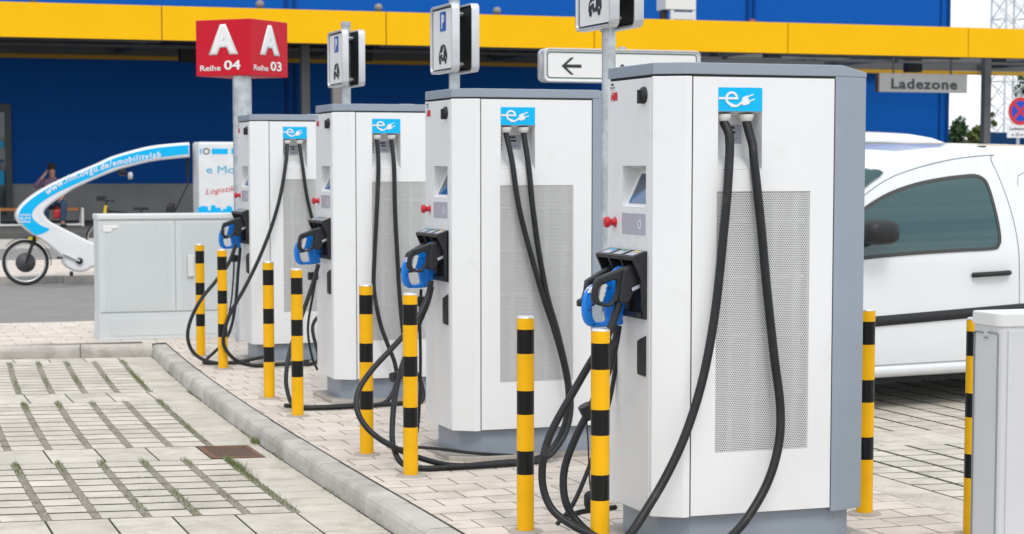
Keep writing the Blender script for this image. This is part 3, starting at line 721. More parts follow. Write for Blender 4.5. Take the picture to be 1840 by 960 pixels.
    p3 = shape2d('plug', [pl(q, y3_)], M['black'], s, .013, .006, (0, y3_, 0))
    q = MB(); q.prismY(pl([(350,180),(600,140),(600,420),(360,400)], y3_)[::-1], y3_-.028, y3_+.028); q.build('plug_shell', M['black'], p3, .006)
    # spare socket knob at the back edge
    MB().tube([(-.135, .50, .80), (-.20, .50, .80)], .028, 16).build('cable_rest', M['black'], s)
    # cable collars
    for x in (.147, .243): MB().lathe([(.031, .0), (.030, -.010), (.0225, -.026), (.019, -.028), (.0, -.028)], (x, .035, 1.724), 20).build('cable_collar', M['whiteplain'], s)
    return s
stA = make_station(); stations = {'A': stA}
for k in 'BCD':
    c = copy_tree(stA); c.location = (*ST[k], 0); c.rotation_euler.z = {'B': .004, 'C': -.005, 'D': .003}[k]; stations[k] = c
LBL = {'A': 'white charging station nearest the camera, its perforated grille in full view',
       'B': 'white charging station second from the front, behind the two striped bollards in mid frame',
       'C': 'white charging station third from the front, under the narrow parking sign left of centre',
       'D': 'white charging station farthest away, beside the grey cable cabinet and the red row sign'}
for k, s in stations.items(): s['label'] = LBL[k]; s['group'] = 'row of electric car charging stations'

# ---- cables
def cab(k, pts, r, name='charging_cable', mt='rubber', pre=None, post=None):
    ox, oy = ST[k]; P = []; r *= .69
    if pre: P += [Vector(p) for p in pre]
    for x, y, d in pts:
        p = atY(x, y, oy+d); P.append(Vector((p.x-ox, p.y-oy, max(p.z, r+.003))))
    if post: P += [Vector(p) for p in post]
    return MB().tube(smooth_path(P, 7), r, 12).build(name, M[mt], stations[k])
# A
top = lambda x: [(x, .033, 1.71), (x, .028, 1.69)]
cab('A', [(1311,250,.0),(1308,330,-.03),(1300,420,-.035),(1285,560,-.045),(1263,680,-.06),(1232,780,-.08),(1195,860,-.1),(1150,935,-.14),(1120,985,-.2)], .0255, pre=top(.147), post=[(-.30,-.22,.03),(-.42,-.1,.03),(-.5,.1,.03)])
cab('A', [(1352,260,.0),(1355,290,-.015),(1367,400,-.03),(1377,510,-.035),(1391,640,-.045),(1402,730,-.06),(1399,800,-.08),(1378,870,-.1),(1340,935,-.13),(1300,980,-.18)], .0255, pre=top(.243), post=[(.0,-.25,.03),(-.2,-.3,.03),(-.4,-.16,.03)])
cab('A', [(1112,545,.175),(1103,575,.17),(1088,610,.16),(1062,650,.15),(1030,705,.15),(996,765,.15),(978,815,.15),(975,870,.15),(992,915,.12),(1030,945,.06),(1075,965,.0)], .0225, post=[(-.2,-.08,.028)])
cab('A', [(1111,585,.29),(1103,630,.29),(1088,680,.28),(1063,730,.27),(1035,785,.27),(1014,845,.27),(1016,900,.24),(1040,940,.2),(1080,965,.1)], .0225, post=[(-.1,-.05,.028)])
cab('A', [(1112,520,.41),(1110,590,.42),(1103,680,.42),(1085,760,.40),(1062,830,.38),(1040,885,.36),(1022,918,.33),(1001,942,.3)], .0135)
cab('A', [(1070,690,.26),(1066,705,.255),(1055,745,.25),(1057,800,.25),(1059,855,.25),(1061,880,.25)], .0045, 'tether', 'black')
p = atY(1060, 898, ST['A'][1]+.25); m_ = MB(); m_.lathe([(0, -.04), (.018, -.036), (.024, -.02), (.024, .018), (.014, .032), (0, .036)], (p.x-ST['A'][0], .25, p.z), 14); m_.build('plug_cap', M['black'], stA)
p = atY(1057, 742, ST['A'][1]+.27); MB().tube([(p.x-ST['A'][0]-.016, .27, p.z+.032), (p.x-ST['A'][0]+.012, .27, p.z-.02)], .030, 14).build('cable_clip', M['black'], stA)
cab('A', [(1020,928,.3),(1045,920,.3),(1080,915,.32),(1105,912,.4)], .016)
# B
cab('B', [(920,290,-.01),(932,370,-.03),(952,450,-.035),(975,530,-.045),(998,600,-.055),(1016,670,-.07),(1021,720,-.08),(1012,770,-.1),(990,808,-.12),(960,832,-.15),(900,843,-.2),(820,838,-.22),(760,825,-.22),(700,800,-.2),(660,770,-.15),(641,735,-.1),(645,700,-.05),(668,665,.0),(705,625,.05),(745,580,.12),(768,535,.17),(775,505,.175)], .0215, pre=top(.147))
cab('B', [(950,300,-.01),(957,370,-.03),(968,450,-.035),(983,530,-.045),(1003,600,-.06),(1021,680,-.08),(1026,735,-.1),(1013,785,-.13),(975,828,-.18),(900,856,-.25),(820,853,-.26),(760,846,-.25),(722,833,-.22),(706,800,-.15),(705,760,-.08),(710,710,.0),(722,660,.1),(745,600,.2),(768,545,.28),(776,515,.29)], .0215, pre=top(.243))
cab('B', [(757,520,.41),(755,580,.42),(756,640,.42),(755,700,.42),(752,760,.42),(744,800,.41),(738,812,.40),(720,806,.5)], .0125)
cab('B', [(1010,815,.02),(960,822,.0),(860,815,.0),(790,807,.1),(740,803,.2)], .012)
p = atY(713, 678, ST['B'][1]+.12); MB().tube([(p.x-ST['B'][0]-.03, .11, p.z), (p.x-ST['B'][0]+.035, .13, p.z+.015)], .026, 12).build('cable_clip', M['black'], stations['B'])
# C
cab('C', [(680,300,-.01),(677,380,-.03),(673,460,-.035),(672,520,-.045),(683,580,-.06),(697,620,-.08),(710,655,-.1),(712,690,-.12),(690,728,-.16),(640,735,-.2),(560,733,-.22),(512,729,-.25)], .0205, pre=top(.147))
cab('C', [(708,300,-.01),(710,380,-.03),(714,460,-.035),(718,530,-.045),(725,600,-.06),(738,650,-.08),(757,690,-.11),(757,725,-.15),(720,744,-.2),(640,748,-.26),(570,744,-.26),(530,730,-.2),(516,700,-.1),(515,665,.0),(524,620,.08),(545,560,.14),(562,510,.17),(572,475,.175)], .0205, pre=top(.243))
cab('C', [(571,480,.29),(562,530,.3),(553,590,.3),(560,640,.3),(570,665,.3)], .012)
# D
cab('D', [(514,290,-.02),(504,350,-.06),(487,410,-.1),(463,470,-.14),(438,520,-.18),(413,565,-.22),(402,600,-.24),(404,625,-.25),(425,648,-.25),(460,660,-.2),(520,662,-.1),(560,660,.0)], .021, pre=top(.147))
cab('D', [(544,300,-.02),(551,350,-.04),(560,390,-.05),(575,450,-.06),(590,540,-.1)], .020, pre=top(.243), post=[(.3,-.12,.3),(.32,-.2,.04),(.1,-.25,.028),(-.05,-.22,.028)])
cab('D', [(424,440,.175),(410,475,.16),(388,505,.14),(360,540,.1),(341,580,.08),(338,612,.06),(352,638,.04),(385,652,.0),(430,650,-.05),(480,640,-.04)], .0205)
cab('D', [(432,445,.29),(428,490,.3),(424,540,.3),(415,590,.28),(398,620,.26),(372,645,.2),(368,655,.15),(400,662,.1),(450,660,.05)], .018)
cab('D', [(421,450,.41),(420,490,.42),(416,540,.42),(408,580,.4)], .010)

# ================================================================== bollards
BH = .895
def make_bollard():
    b = thing('bollard', 'x', 'bollard')
    fr = [1, .948, .835, .663, .552, .382, .271, 0]; prof = []; mis = []
    prof = [(.0365, .0)]
    hs = sorted(f*BH for f in fr)
    m_ = MB(); cols_ = [0, 1, 0, 1, 0, 1, 0]
    m_.lathe([(.0365, h) for h in hs], (0, 0, 0), 28, mis=cols_)
    m_.build('post', [M['byel'], M['bblk']], b)
    MB().lathe([(.0367, BH), (.0362, BH+.004), (.030, BH+.009), (.0, BH+.011)], (0, 0, 0), 28).build('cap', M['alu'], b)
    MB().lathe([(.075, .001), (.07, .006), (.037, .008)], (0, 0, 0), 24).build('base_collar', M['concrete'], b)
    return b
BP = [((944, 955), 'striped bollard standing free of cables left of the nearest blue plug'),
      ((2.757, 6.90), 'striped bollard beneath the nearest blue plug, cut off by the lower frame edge'),
      ((738, 855), 'striped bollard under the plugs of the second station, right one of its pair'),
      ((659, 817), 'striped bollard behind a hanging cable loop, left of the plugs of the second station'),
      ((535, 748), 'striped bollard under the plugs of the third station, right one of its pair'),
      ((484, 716), 'striped bollard in front of the white door of the farthest charging station'),
      ((401, 663), 'striped bollard under the plugs of the farthest charging station, right one of the far pair'),
      ((361, 640), 'striped bollard in front of the grey cable cabinet door, leftmost of all bollards'),
      ((1553, 923), 'striped bollard just right of the nearest charging station, before the white van'),
      ((4.412, 6.90), 'striped bollard mostly hidden behind the light grey cabinet at the right edge')]
b0 = make_bollard()
for i, (pp, lb) in enumerate(BP):
    b = b0 if i == 0 else copy_tree(b0)
    b.location = (*atZ(*pp, 0).xy, 0) if pp[0] > 20 else (*pp, 0)
    b.rotation_euler.z = i*.7
    b['label'] = lb; b['group'] = 'striped bollards protecting the charging stations'

# ================================================================== parking signs on poles
def car_symbol(parent, origin, wd, ht, xa, ya):
    T = lambda pts: [((x-.5)*wd, (y-.5)*ht) for x, y in pts]
    body = [(.0,.22),(.02,.5),(.1,.62),(.2,.88),(.35,.98),(.6,1.0),(.8,.9),(.9,.7),(.98,.55),(1.0,.3),(.97,.2),(.9,.2),(.86,.34),(.76,.34),(.72,.16),(.35,.14),(.33,.26),(.2,.28),(.16,.16),(.06,.14)]
    plug = [(.06,.5),(.14,.42),(.3,.52),(.42,.5),(.42,.34),(.5,.3),(.56,.36),(.58,.62),(.72,.86),(.66,.9),(.55,.74),(.52,.94),(.46,.92),(.46,.62),(.3,.62),(.14,.53),(.06,.6)]
    a = shape2d('car_symbol', [T(body), T(plug)[::-1]], M['printblack'], parent, .0006, 0, origin, xa, ya)
    ws = []
    for cx in (.17, .82):
        ws.append(shape2d('w', [[((cx-.5)*wd+.10*wd*math.cos(t/16*6.283), (.12-.5)*ht+.14*ht*math.sin(t/16*6.283)) for t in range(16)]], M['printblack'], None, .0006, 0, Vector(origin)+Vector(xa).cross(Vector(ya))*.0015, xa, ya))
    return join_into(a, ws)
def sign_board(parent, x, sgn, zc, ht, wd, yc):
    # board in a YZ plane; sgn=-1 faces -X, +1 faces +X
    r = .035
    fr = shape2d('sign_frame', [rrect(-wd/2, wd/2, -ht/2, ht/2, r), rrect(-wd/2+.012, wd/2-.012, -ht/2+.012, ht/2-.012, r-.012)[::-1]], M['alu'], parent, .020, .003, (x, yc, zc), LX, LY)
    XA = LX if sgn < 0 else (0, 1, 0)
    o = (x+sgn*.006, yc, zc)
    shape2d('black_border', [rrect(-wd/2+.012, wd/2-.012, -ht/2+.012, ht/2-.012, r-.012)], M['printblack'], fr, .0015, 0, o, XA, LY)
    shape2d('sign_face', [rrect(-wd/2+.024, wd/2-.024, -ht/2+.024, ht/2-.024, r-.02)], M['printwhite'], fr, .001, 0, (o[0]+sgn*.002, yc, zc), XA, LY)
    off = o[0]+sgn*.0045
    pb = shape2d('parking_mark', [rrect(-.055, .055, -.055, .055, .008)], mat('sign_blue', (.0, .10, .45), .4), fr, .0006, 0, (off, yc, zc+ht*.26), XA, LY)
    join_into(pb, [text('p', 'P', M['printwhite'], None, (off+sgn*.0012, yc, zc+ht*.26), .05, .08, .05, xa=XA, ya=LY, ext=.0004, centre=True)])
    car_symbol(fr, (off, yc, zc-ht*.22), .16, .11, XA, LY)
    bk_ = MB(); bk_.box(x-sgn*.016-.002, x-sgn*.016+.002, yc-wd/2+.02, yc+wd/2-.02, zc-ht/2+.02, zc+ht/2-.02); bk_.build('sign_back', M['dark'], fr)
PO = {'A': (3.34, 8.27), 'B': (3.38, 10.73), 'C': (3.39, 13.27)}
SL = {'A': ('parking sign beside the nearest charging station, cut by the upper frame edge', 2.14, .42),
      'B': ('double parking sign for electric cars on a pole behind the second charging station', 2.055, .385),
      'C': ('smallest double parking sign for electric cars, nearest the red row sign', 2.075, .385)}
for k in 'ABC':
    x, y = PO[k]; lb, zb, ht = SL[k]
    s = thing('parking_sign', lb, 'sign', (x, y, 0), 0, 'parking signs for electric cars on poles')
    tp = zb+ht+.06
    MB().tube([(0, 0, 0), (0, 0, tp)], .0315, 20).build('pole', M['galv'], s)
    MB().lathe([(.034, -.03), (.034, .004), (.0, .008)], (0, 0, tp), 18).build('pole_cap', mat('grey_cap', (.3, .32, .34), .5), s)
    zc = zb+ht/2
    sign_board(s, -.058, -1, zc, ht, .43, 0); sign_board(s, .058, 1, zc, ht, .43, 0)
    m_ = MB()
    for z in (zc-ht/2+.05, zc+ht/2-.05):
        m_.box(-.04, .04, -.038, .038, z-.012, z+.012); m_.tube([(-.045, -.05, z), (.045, -.05, z)], .006, 8)
    m_.build('clamp', M['alu'], s)

# red cube row sign
PC = (3.37, 16.83)
rs = thing('row_sign', 'red cube sign reading A Reihe 04 and A Reihe 03 on a thick galvanised pole', 'sign', (*PC, 0))
MB().tube([(0, 0, 0), (0, 0, 2.33)], .082, 24).build('pole', M['galv'], rs)
zb = 1.52+(300-139)*17.1/3500; zt = 1.52+(300-40)*17.1/3500
aL = R(-43.7); hs = .574
dL = Vector((math.sin(aL), math.cos(aL), 0)); dR = Vector((math.cos(aL), -math.sin(aL), 0))
# nearest vertical edge at px 450
pe = ray(450, 90); pe = Vector((0, 0, CAMH))+pe*(16.72/pe.dot(_fw)); E0 = Vector((pe.x-PC[0], pe.y-PC[1], 0))
q = [E0, E0+dR*hs, E0+dR*hs+dL*hs, E0+dL*hs]
m_ = MB(); m_.prism([(p_.x, p_.y) for p_ in q], zb, zt); m_.build('cube', M['red'], rs, .006)
for (org, xa, num) in ((E0+dL*hs, -dL, '04'), (E0, dR, '03')):
    nrm = xa.cross(Vector((0, 0, 1))); H_ = zt-zb; o_ = org+nrm*.003
    f = lambda u, v: tuple(o_+xa*(hs*u)+Vector((0, 0, zb+H_*v)))
    text('row_letter', 'A', M['printwhite'], rs, f(.24, .375), hs*.54, H_*.54, .075, xa=xa, ya=LY, ext=.001)
    a = text('row_number', num, M['printwhite'], rs, f(.52, .10), hs*.30, H_*.17, .025, xa=xa, ya=LY, ext=.001)
    text('row_word', 'Reihe', M['printwhite'], rs, f(.08, .09), hs*.38, H_*.10, .012, xa=xa, ya=LY, ext=.001)

# direction sign with arrow
YD = 18.3
p0 = atY(976, 90, YD); p1 = atY(1257, 150, YD); pt = atY(976, 90, YD); cxD = atY(1122, 120, YD).x
zt = atY(1110, 89, YD).z; zb = atY(1110, 149, YD).z+.0
ds = thing('direction_sign', 'white direction sign with black arrow pointing left, between the second and nearest charging stations', 'sign', (cxD, YD, 0))
MB().tube([(0, .06, -.1), (0, .06, zt+.03)], .038, 16).build('pole', M['galv'], ds)
X0, X1 = p0.x-cxD, p1.x-cxD; zc = (zt+zb)/2; hh = (zt-zb)/2
def rr(a, b, i, r): return rrect(a+i, b-i, -hh+i, hh-i, r)
for y_, sg in ((0, -1), (.14, 1)):
    xa = FX if sg < 0 else (-1, 0, 0); A, B = (X0, X1) if sg < 0 else (-X1, -X0)
    fr = shape2d('sign_frame', [rr(A, B, 0, .06), rr(A, B, .014, .048)[::-1]], M['alu'], ds, .022, .003, (0, y_, zc), xa, LY)
    shape2d('sign_face', [rr(A, B, .014, .048)], M['printwhite'], fr, .002, 0, (0, y_+sg*.006, zc), xa, LY)
    shape2d('green_border', [rr(A, B, .034, .036), rr(A, B, .046, .026)[::-1]], M['printgreen'], fr, .0006, 0, (0, y_+sg*.010, zc), xa, LY)
    if sg < 0:
        c = atY(1025, 119, YD); ax = c.x-cxD
        shape2d('arrow', [[(-.10, 0), (0, .085), (.035, .085), (-.045, .016), (.115, .016), (.115, -.016), (-.045, -.016), (.035, -.085), (0, -.085)]], M['printblack'], fr, .0006, 0, (ax, y_-.010, c.z), xa, LY)
        tt = atY(1104, 137, YD); t2 = atY(1235, 137, YD)
        text('lettering', 'Ausfahrt', M['printblack'], fr, (tt.x-cxD, y_-.010, tt.z), t2.x-tt.x, atY(1104, 115.5, YD).z-tt.z, .02, xa=xa, ya=LY)
MB().box(-.05, .05, .025, .115, zb+.05, zb+.09).box(-.05, .05, .025, .115, zt-.09, zt-.05).build('clamp', M['alu'], ds)

# no-stopping sign
YS = 28.0
c = atY(1833, 200, YS); s_ = thing('no_stopping_sign', 'round red and blue no stopping sign with a white plate below at the right edge', 'sign', (c.x, YS, -.1))
zc = c.z+.1; rad = (atY(1855, 200, YS).x-c.x)
MB().tube([(0, .05, 0), (0, .05, zc+rad+.05)], .03, 12).build('pole', M['galv'], s_)
circ = lambda r, n=40: [(r*math.cos(k/n*6.2832), r*math.sin(k/n*6.2832)) for k in range(n)]
disc = shape2d('sign_disc', [circ(rad)], M['printwhite'], s_, .008, 0, (0, 0, zc))
shape2d('red_ring', [circ(rad*.97), circ(rad*.72)[::-1]], M['printred'], disc, .001, 0, (0, -.0095, zc))
shape2d('blue_field', [circ(rad*.73)], mat('sign_blue2', (.0, .06, .50), .4), disc, .001, 0, (0, -.0093, zc))
def bar_(a):
    u = Vector((math.cos(a), math.sin(a))); v = Vector((-u.y, u.x))*rad*.10; u = u*rad*.8
    return [tuple(u+v), tuple(-u+v), tuple(-u-v), tuple(u-v)]
cr_ = shape2d('red_cross', [bar_(R(45))], M['printred'], disc, .001, 0, (0, -.0105, zc)); join_into(cr_, [shape2d('x', [bar_(R(-45))], M['printred'], None, .001, 0, (0, -.0108, zc))])
a = atY(1810, 223, YS); b = atY(1862, 248, YS)
pt_ = MB().box(a.x-c.x, b.x-c.x, -.004, .008, b.z+.1, a.z+.1).build('supplementary_plate', M['printwhite'], s_)
text('plate_text', 'Ladezone', M['printblack'], pt_, (a.x-c.x+.05, -.006, a.z+.1-.10), .30, .05, .02)
text('plate_text', 'a. 25 m', M['printblack'], pt_, (a.x-c.x+.09, -.006, b.z+.1+.03), .22, .05, .02)

# ================================================================== grey cabinets
cl = atY(178, 611, 17.29); X0 = cl.x; Yc = 17.25
cb = thing('cable_cabinet', 'wide grey ribbed two door cable cabinet on a base, beside the farthest charging station', 'cabinet', (X0, Yc, 0))
Wd = 1.36; zt_ = 1.106
MB().box(0, Wd, 0, .34, 0, .235).box(.10, Wd-.1, -.004, .001, .035, .19).build('base', M['cabgreen'], cb, .006)
MB().box(.004, Wd-.004, .012, .336, .235, 1.06).build('carcass', M['cabgreen'], cb, .004)
for a, b in ((.012, .668), (.676, Wd-.012)):
    m_ = MB(); m_.box(a, b, 0, .014, .25, 1.045); x = a+.05
    while x < b-.05: m_.prismY([(x, .27), (x+.012, .27), (x+.012, 1.025), (x, 1.025)], -.006, -.0002); x += .034
    d_ = m_.build('door', M['cabgreen'], cb, .002)
    if a > .5:
        MB().box(a+.10, a+.155, -.03, -.006, .55, .74).build('lock_handle', M['cablid'], d_, .006)
MB().box(-.004, Wd+.004, -.008, .346, 1.058, zt_).build('lid', M['cablid'], cb, .012, 3)
MB().box(.045, .175, -.0085, -.0065, .985, 1.015).box(.045, .12, -.0085, -.0065, .955, .984).build('label_plate', M['printwhite'], cb)
# right cabinet
q = atZ(1808, 564.4, 1.0); CX_, CY_ = q.x-.024, q.y
cr2 = thing('utility_cabinet', 'light grey plastic utility cabinet cut off by the right frame edge', 'cabinet', (CX_, CY_, 0))
Y2 = atX(1742, 553, CX_).y-CY_
body = rrect(.004, .78, .004, Y2-.004, .035, 5)
m_ = MB(); m_.prism(body, 0, .955); m_.build('carcass', M['cabR'], cr2, .003)
m_ = MB(); m_.prism(rrect(-.002, .788, -.002, Y2+.001, .038, 6), .953, 1.0); m_.build('lid', M['cabRlid'], cr2, .004)
m_ = MB()
for (y_a, y_b, z) in ((Y2*.55, Y2*.82, .925), (Y2*.10, Y2*.40, .928)): m_.box(-.0015, .0045, y_a, y_b, z, z+.004)
m_.box(-.0015, .0045, Y2*.82, Y2*.82+.003, .05, .925); m_.box(-.0015, .0045, Y2*.06, Y2*.06+.003, .05, .928); m_.box(-.0015, .0045, Y2*.40, Y2*.52, .908, .912)
m_.build('side_groove', M['seam'], cr2)
MB().box(.035, .39, -.003, .006, .02, .94).build('door', M['cabR'], cr2, .002)
MB().box(.394, .745, -.003, .006, .02, .94).build('door', M['cabR'], cr2, .002)

# ================================================================== vans
def clip_strip(poly, zs):
    out = []
    for z in zs:
        xs = []
        for i in range(len(poly)):
            (x0, z0), (x1, z1) = poly[i], poly[(i+1) % len(poly)]
            if (z0-z)*(z1-z) < 0 or (z0 == z and z1 != z): xs.append(x0+(x1-x0)*(z-z0)/(z1-z0))
        if len(xs) >= 2: out.append((z, min(xs), max(xs)))
    return out
class Van:
    def __init__(s, top, W=1.8):
        s.top = top; s.W = W
    def ztop(s, x):
        t = s.top
        if x <= t[0][0]: return t[0][1]
        for (a, b), (c, d) in zip(t, t[1:]):
            if x <= c:
                u = (x-a)/(c-a); return b+(d-b)*u
        return t[-1][1]
    def inset(s, x, z):
        # how far the skin lies inside the widest plane
        zt = s.ztop(x)
        i = 0
        if z < .55: i += .10*((.55-z)/.4)**2*.5
        if z > .6: i += .02*(z-.6)
        if z > .95: i += .17*((z-.95)/.72)**1.6
        if x < -1.0: i += .22*((-1.0-x)/.65)**2.2
        x_end = s.top[-1][0]
        if x > x_end-.3: i += .10*((x-x_end+.3)/.3)**2.5
        return i
    def pt(s, x, z, off=0):
        zr = s.ztop(x)-.11
        if z <= zr: return (x, s.inset(x, z)-off, z)
        sa = min(.995, (z-zr)/.11)
        return (x, s.inset(x, zr)+.16*(1-math.sqrt(1-sa*sa))-off*math.sqrt(1-sa*sa), z+off*sa)
    def ribbon(s, pts, wd, mt, name, parent, off=.002, closed=False):
        m = MB(); n = len(pts); P = []
        for i in range(n):
            a = pts[(i-1) % n] if (closed or i > 0) else pts[i]; b = pts[(i+1) % n] if (closed or i < n-1) else pts[i]
            t = Vector((b[0]-a[0], b[1]-a[1])).normalized(); nn = Vector((-t.y, t.x))*wd/2; p = Vector(pts[i])
            P += [s.pt(*(p+nn), off), s.pt(*(p-nn), off)]
        fs = [(2*i, 2*((i+1) % n), 2*((i+1) % n)+1, 2*i+1) for i in range(n if closed else n-1)]
        m.add(P, fs, 0, True); return m.build(name, M[mt] if isinstance(mt, str) else mt, parent)
    def patch(s, poly, mt, name, parent, off=.002, rows=24, cols=20):
        z0 = min(p[1] for p in poly)+.0005; z1 = max(p[1] for p in poly)-.0005
        st = clip_strip(poly, [z0+(z1-z0)*k/rows for k in range(rows+1)]); m = MB(); vs = []
        for z, a, b in st:
            for c in range(cols+1): vs.append(s.pt(a+(b-a)*c/cols, z, off))
        fs = [(r*(cols+1)+c, r*(cols+1)+c+1, (r+1)*(cols+1)+c+1, (r+1)*(cols+1)+c) for r in range(len(st)-1) for c in range(cols)]
        m.add(vs, fs, 0, True); return m.build(name, M[mt], parent)
    def body(s, parent, sill=.22, wheels=(-1.15, 1.55), mt='paint'):
        m = MB(); x0, x1 = s.top[0][0], s.top[-1][0]; nx = 90; nz_ = 26; W = s.W
        rings = []
        for i in range(nx+1):
            x = x0+(x1-x0)*i/nx; zt = s.ztop(x); zs0 = sill
            for wx in wheels:
                if abs(x-wx) < .36: zs0 = max(zs0, .30+math.sqrt(max(0, .36**2-(x-wx)**2))-.0)
            ring = []
            rc = .11
            for k in range(nz_+1):
                z = zs0+(zt-rc-zs0)*k/nz_; ring.append((x, s.inset(x, z), z))
            b = s.inset(x, zt-rc)
            for k in range(1, 7):
                a = math.pi/2*k/6; ring.append((x, b+.16*(1-math.cos(a)), zt-rc+rc*math.sin(a)))
            half = len(ring); crown = .03
            for k in range(1, 5): ring.append((x, b+.16+(W/2-b-.16)*k/4, zt+crown*math.sin(math.pi/2*k/4)))
            ring = ring+[(px_, W-py_, pz_) for px_, py_, pz_ in ring[:-1][::-1]]
            rings.append(ring)
        n = len(rings[0]); vs = [p for r_ in rings for p in r_]
        fs = [(i*n+k, (i+1)*n+k, (i+1)*n+k+1, i*n+k+1) for i in range(nx) for k in range(n-1)]
        m.add(vs, fs, 0, True)
        m.add(rings[0], [tuple(range(n))]); m.add(rings[-1], [tuple(range(n-1, -1, -1))])
        m.build('body', M[mt], parent)
        MB().box(x0+.15, x1-.1, .12, W-.12, .16, .5).build('underbody', M['dark'], parent)
        for wx in wheels:
            for yy in (.02, W-.22):
                wh = MB().lathe([(.19, 0), (.30, 0), (.315, .02), (.315, .18), (.30, .2), (.19, .2)], (wx, yy, .315), 28, axis='y').build('wheel', M['tyre'], parent)
                MB().lathe([(0, .03), (.08, .02), (.19, .03), (.20, .0)], (wx, yy+(.0 if yy < 1 else .17), .315), 24, axis='y').build('rim', M['alu'], wh)
PV = Vector((6.41, 10.69, 0)); AV = R(8); dV = Vector((math.cos(AV), math.sin(AV), 0)); nV = Vector((-math.sin(AV), math.cos(AV), 0))
def onvan(x, y, off=0):
    r = ray(x, y); o = Vector((0, 0, CAMH)); P = PV+nV*off; t = (P-o).dot(nV)/r.dot(nV); p = o+r*t; return ((p-PV).dot(dV), p.z)
v1 = Van([(-1.72, .72), (-1.66, .84), (-1.45, .95), (-1.2, 1.03), (-1.0, 1.09), (-.72, 1.30), (-.45, 1.49), (-.22, 1.575), (0, 1.615), (.35, 1.645), (.8, 1.655), (1.6, 1.645), (2.3, 1.61), (2.42, 1.5), (2.5, 1.0)])
van = thing('delivery_van', 'white delivery van seen side on, with dark mirror and black door handle', 'van', (PV.x, PV.y, .0), AV)
v1.body(van, wheels=(-1.12, 1.6))
V = lambda pts, off=.05: [onvan(x, y, off) for x, y in pts]
win = V([(1480,470),(1500,430),(1530,395),(1556,373),(1600,349),(1650,332),(1700,322),(1740,317),(1762,316),(1775,322),(1781,335),(1786,380),(1788,425),(1784,440),(1772,446),(1700,450),(1600,457)], .06)
wsm = smooth_path([(x, z, 0) for x, z in win]+[(win[0][0], win[0][1], 0)], 4); win2 = [(p.x, p.y) for p in wsm[:-1]]
gl = v1.patch(win2, 'carglass', 'side_window', van, .004)
v1.patch(win2, 'dark', 'window_interior', gl, .001)
v1.ribbon(win2, .022, mat('window_rubber', (.05, .05, .048), .5), 'window_seal', gl, .007, True)
seam = V([(1500,395),(1535,360),(1565,338),(1600,319),(1640,305),(1680,294),(1720,286),(1760,281),(1793,279)], .12)+V([(1799,284),(1806,315),(1814,360),(1820,410),(1823,470),(1822,560),(1820,640)], .05)
sm_ = [(p.x, p.y) for p in smooth_path([(x, z, 0) for x, z in seam], 5)]
v1.ribbon(sm_, .006, 'seam', 'door_seam', van, .0015)
sd2 = V([(1832,330),(1836,316),(1850,309),(1900,307),(2050,307),(2070,320),(2072,430),(2050,440),(1850,447),(1834,440)], .08)
v1.ribbon(sd2, .005, 'seam', 'panel_seam', van, .0015, True)
rl2 = V([(1555,270),(1620,264),(1680,258),(1740,256)], .2)
v1.ribbon([(-.4, .50), (2.2, .50)], .004, 'seam', 'sill_seam', van, .0012) if False else None
st_ = V([(1573,578),(1741,563)], 0); dz = (st_[1][1]-st_[0][1])/(st_[1][0]-st_[0][0])
zz_ = lambda x: st_[0][1]+dz*(x-st_[0][0])
m_ = MB(); P = []
for k in range(31):
    x = -.72+k*1.92/30; z = zz_(x); h_ = .033
    for a_, off in ((-h_, .001), (-h_*.7, .016), (h_*.7, .016), (h_, .001)): P.append(v1.pt(x, z+a_, off))
m_.add(P, [(4*k+j, 4*k+4+j, 4*k+5+j, 4*k+1+j) for k in range(30) for j in range(3)], 0, True); m_.build('side_moulding', M['black'], van)
m_ = MB(); P = []
for k in range(31):
    x = -.74+k*1.95/30
    for z, off in ((.20, -.03), (.215, .012), (.255, .018), (.275, .004)): P.append(v1.pt(x, z, off))
m_.add(P, [(4*k+j, 4*k+4+j, 4*k+5+j, 4*k+1+j) for k in range(30) for j in range(3)], 0, True); m_.build('sill', M['paint'], van)
v1.ribbon([(-.74, .285), (1.2, .285)], .004, 'seam', 'sill_seam', van, .002)
h0, h1 = onvan(1748, 494), onvan(1811, 491)
m_ = MB(); m_.tube(smooth_path([v1.pt(h0[0], h0[1]-.002, .006), v1.pt(h0[0]+.03, h0[1]+.001, .032), v1.pt(h1[0]-.03, h1[1]+.003, .032), v1.pt(h1[0], h1[1]+.004, .006)], 5), .0165, 12); m_.build('door_handle', M['black'], van)
hc = onvan(1778, 490); v1.patch([(hc[0]+.055*math.cos(t/20*6.283), hc[1]+.026*math.sin(t/20*6.283)) for t in range(20)], 'roofstrip', 'handle_recess', van, .0015, 10, 8)
mc = onvan(1566, 417); q = MB()
vs = []; nU, nW = 14, 10
def sup(a, e): return math.copysign(abs(a)**e, a)
for i in range(nW+1):
    ph = -math.pi/2+math.pi*i/nW
    for j in range(nU):
        th = 2*math.pi*j/nU
        vs.append((mc[0]-.02+.125*sup(math.cos(ph), .6)*sup(math.cos(th), .6), -.10+.09*sup(math.cos(ph), .6)*sup(math.sin(th), .6), mc[1]+.078*sup(math.sin(ph), .7)))
q.add(vs, [(i*nU+j, i*nU+(j+1) % nU, (i+1)*nU+(j+1) % nU, (i+1)*nU+j) for i in range(nW) for j in range(nU)], 0, True)
q.box(mc[0]-.12, mc[0]-.02, -.03, .06, mc[1]-.06, mc[1]-.02); q.build('wing_mirror', M['black'], van)
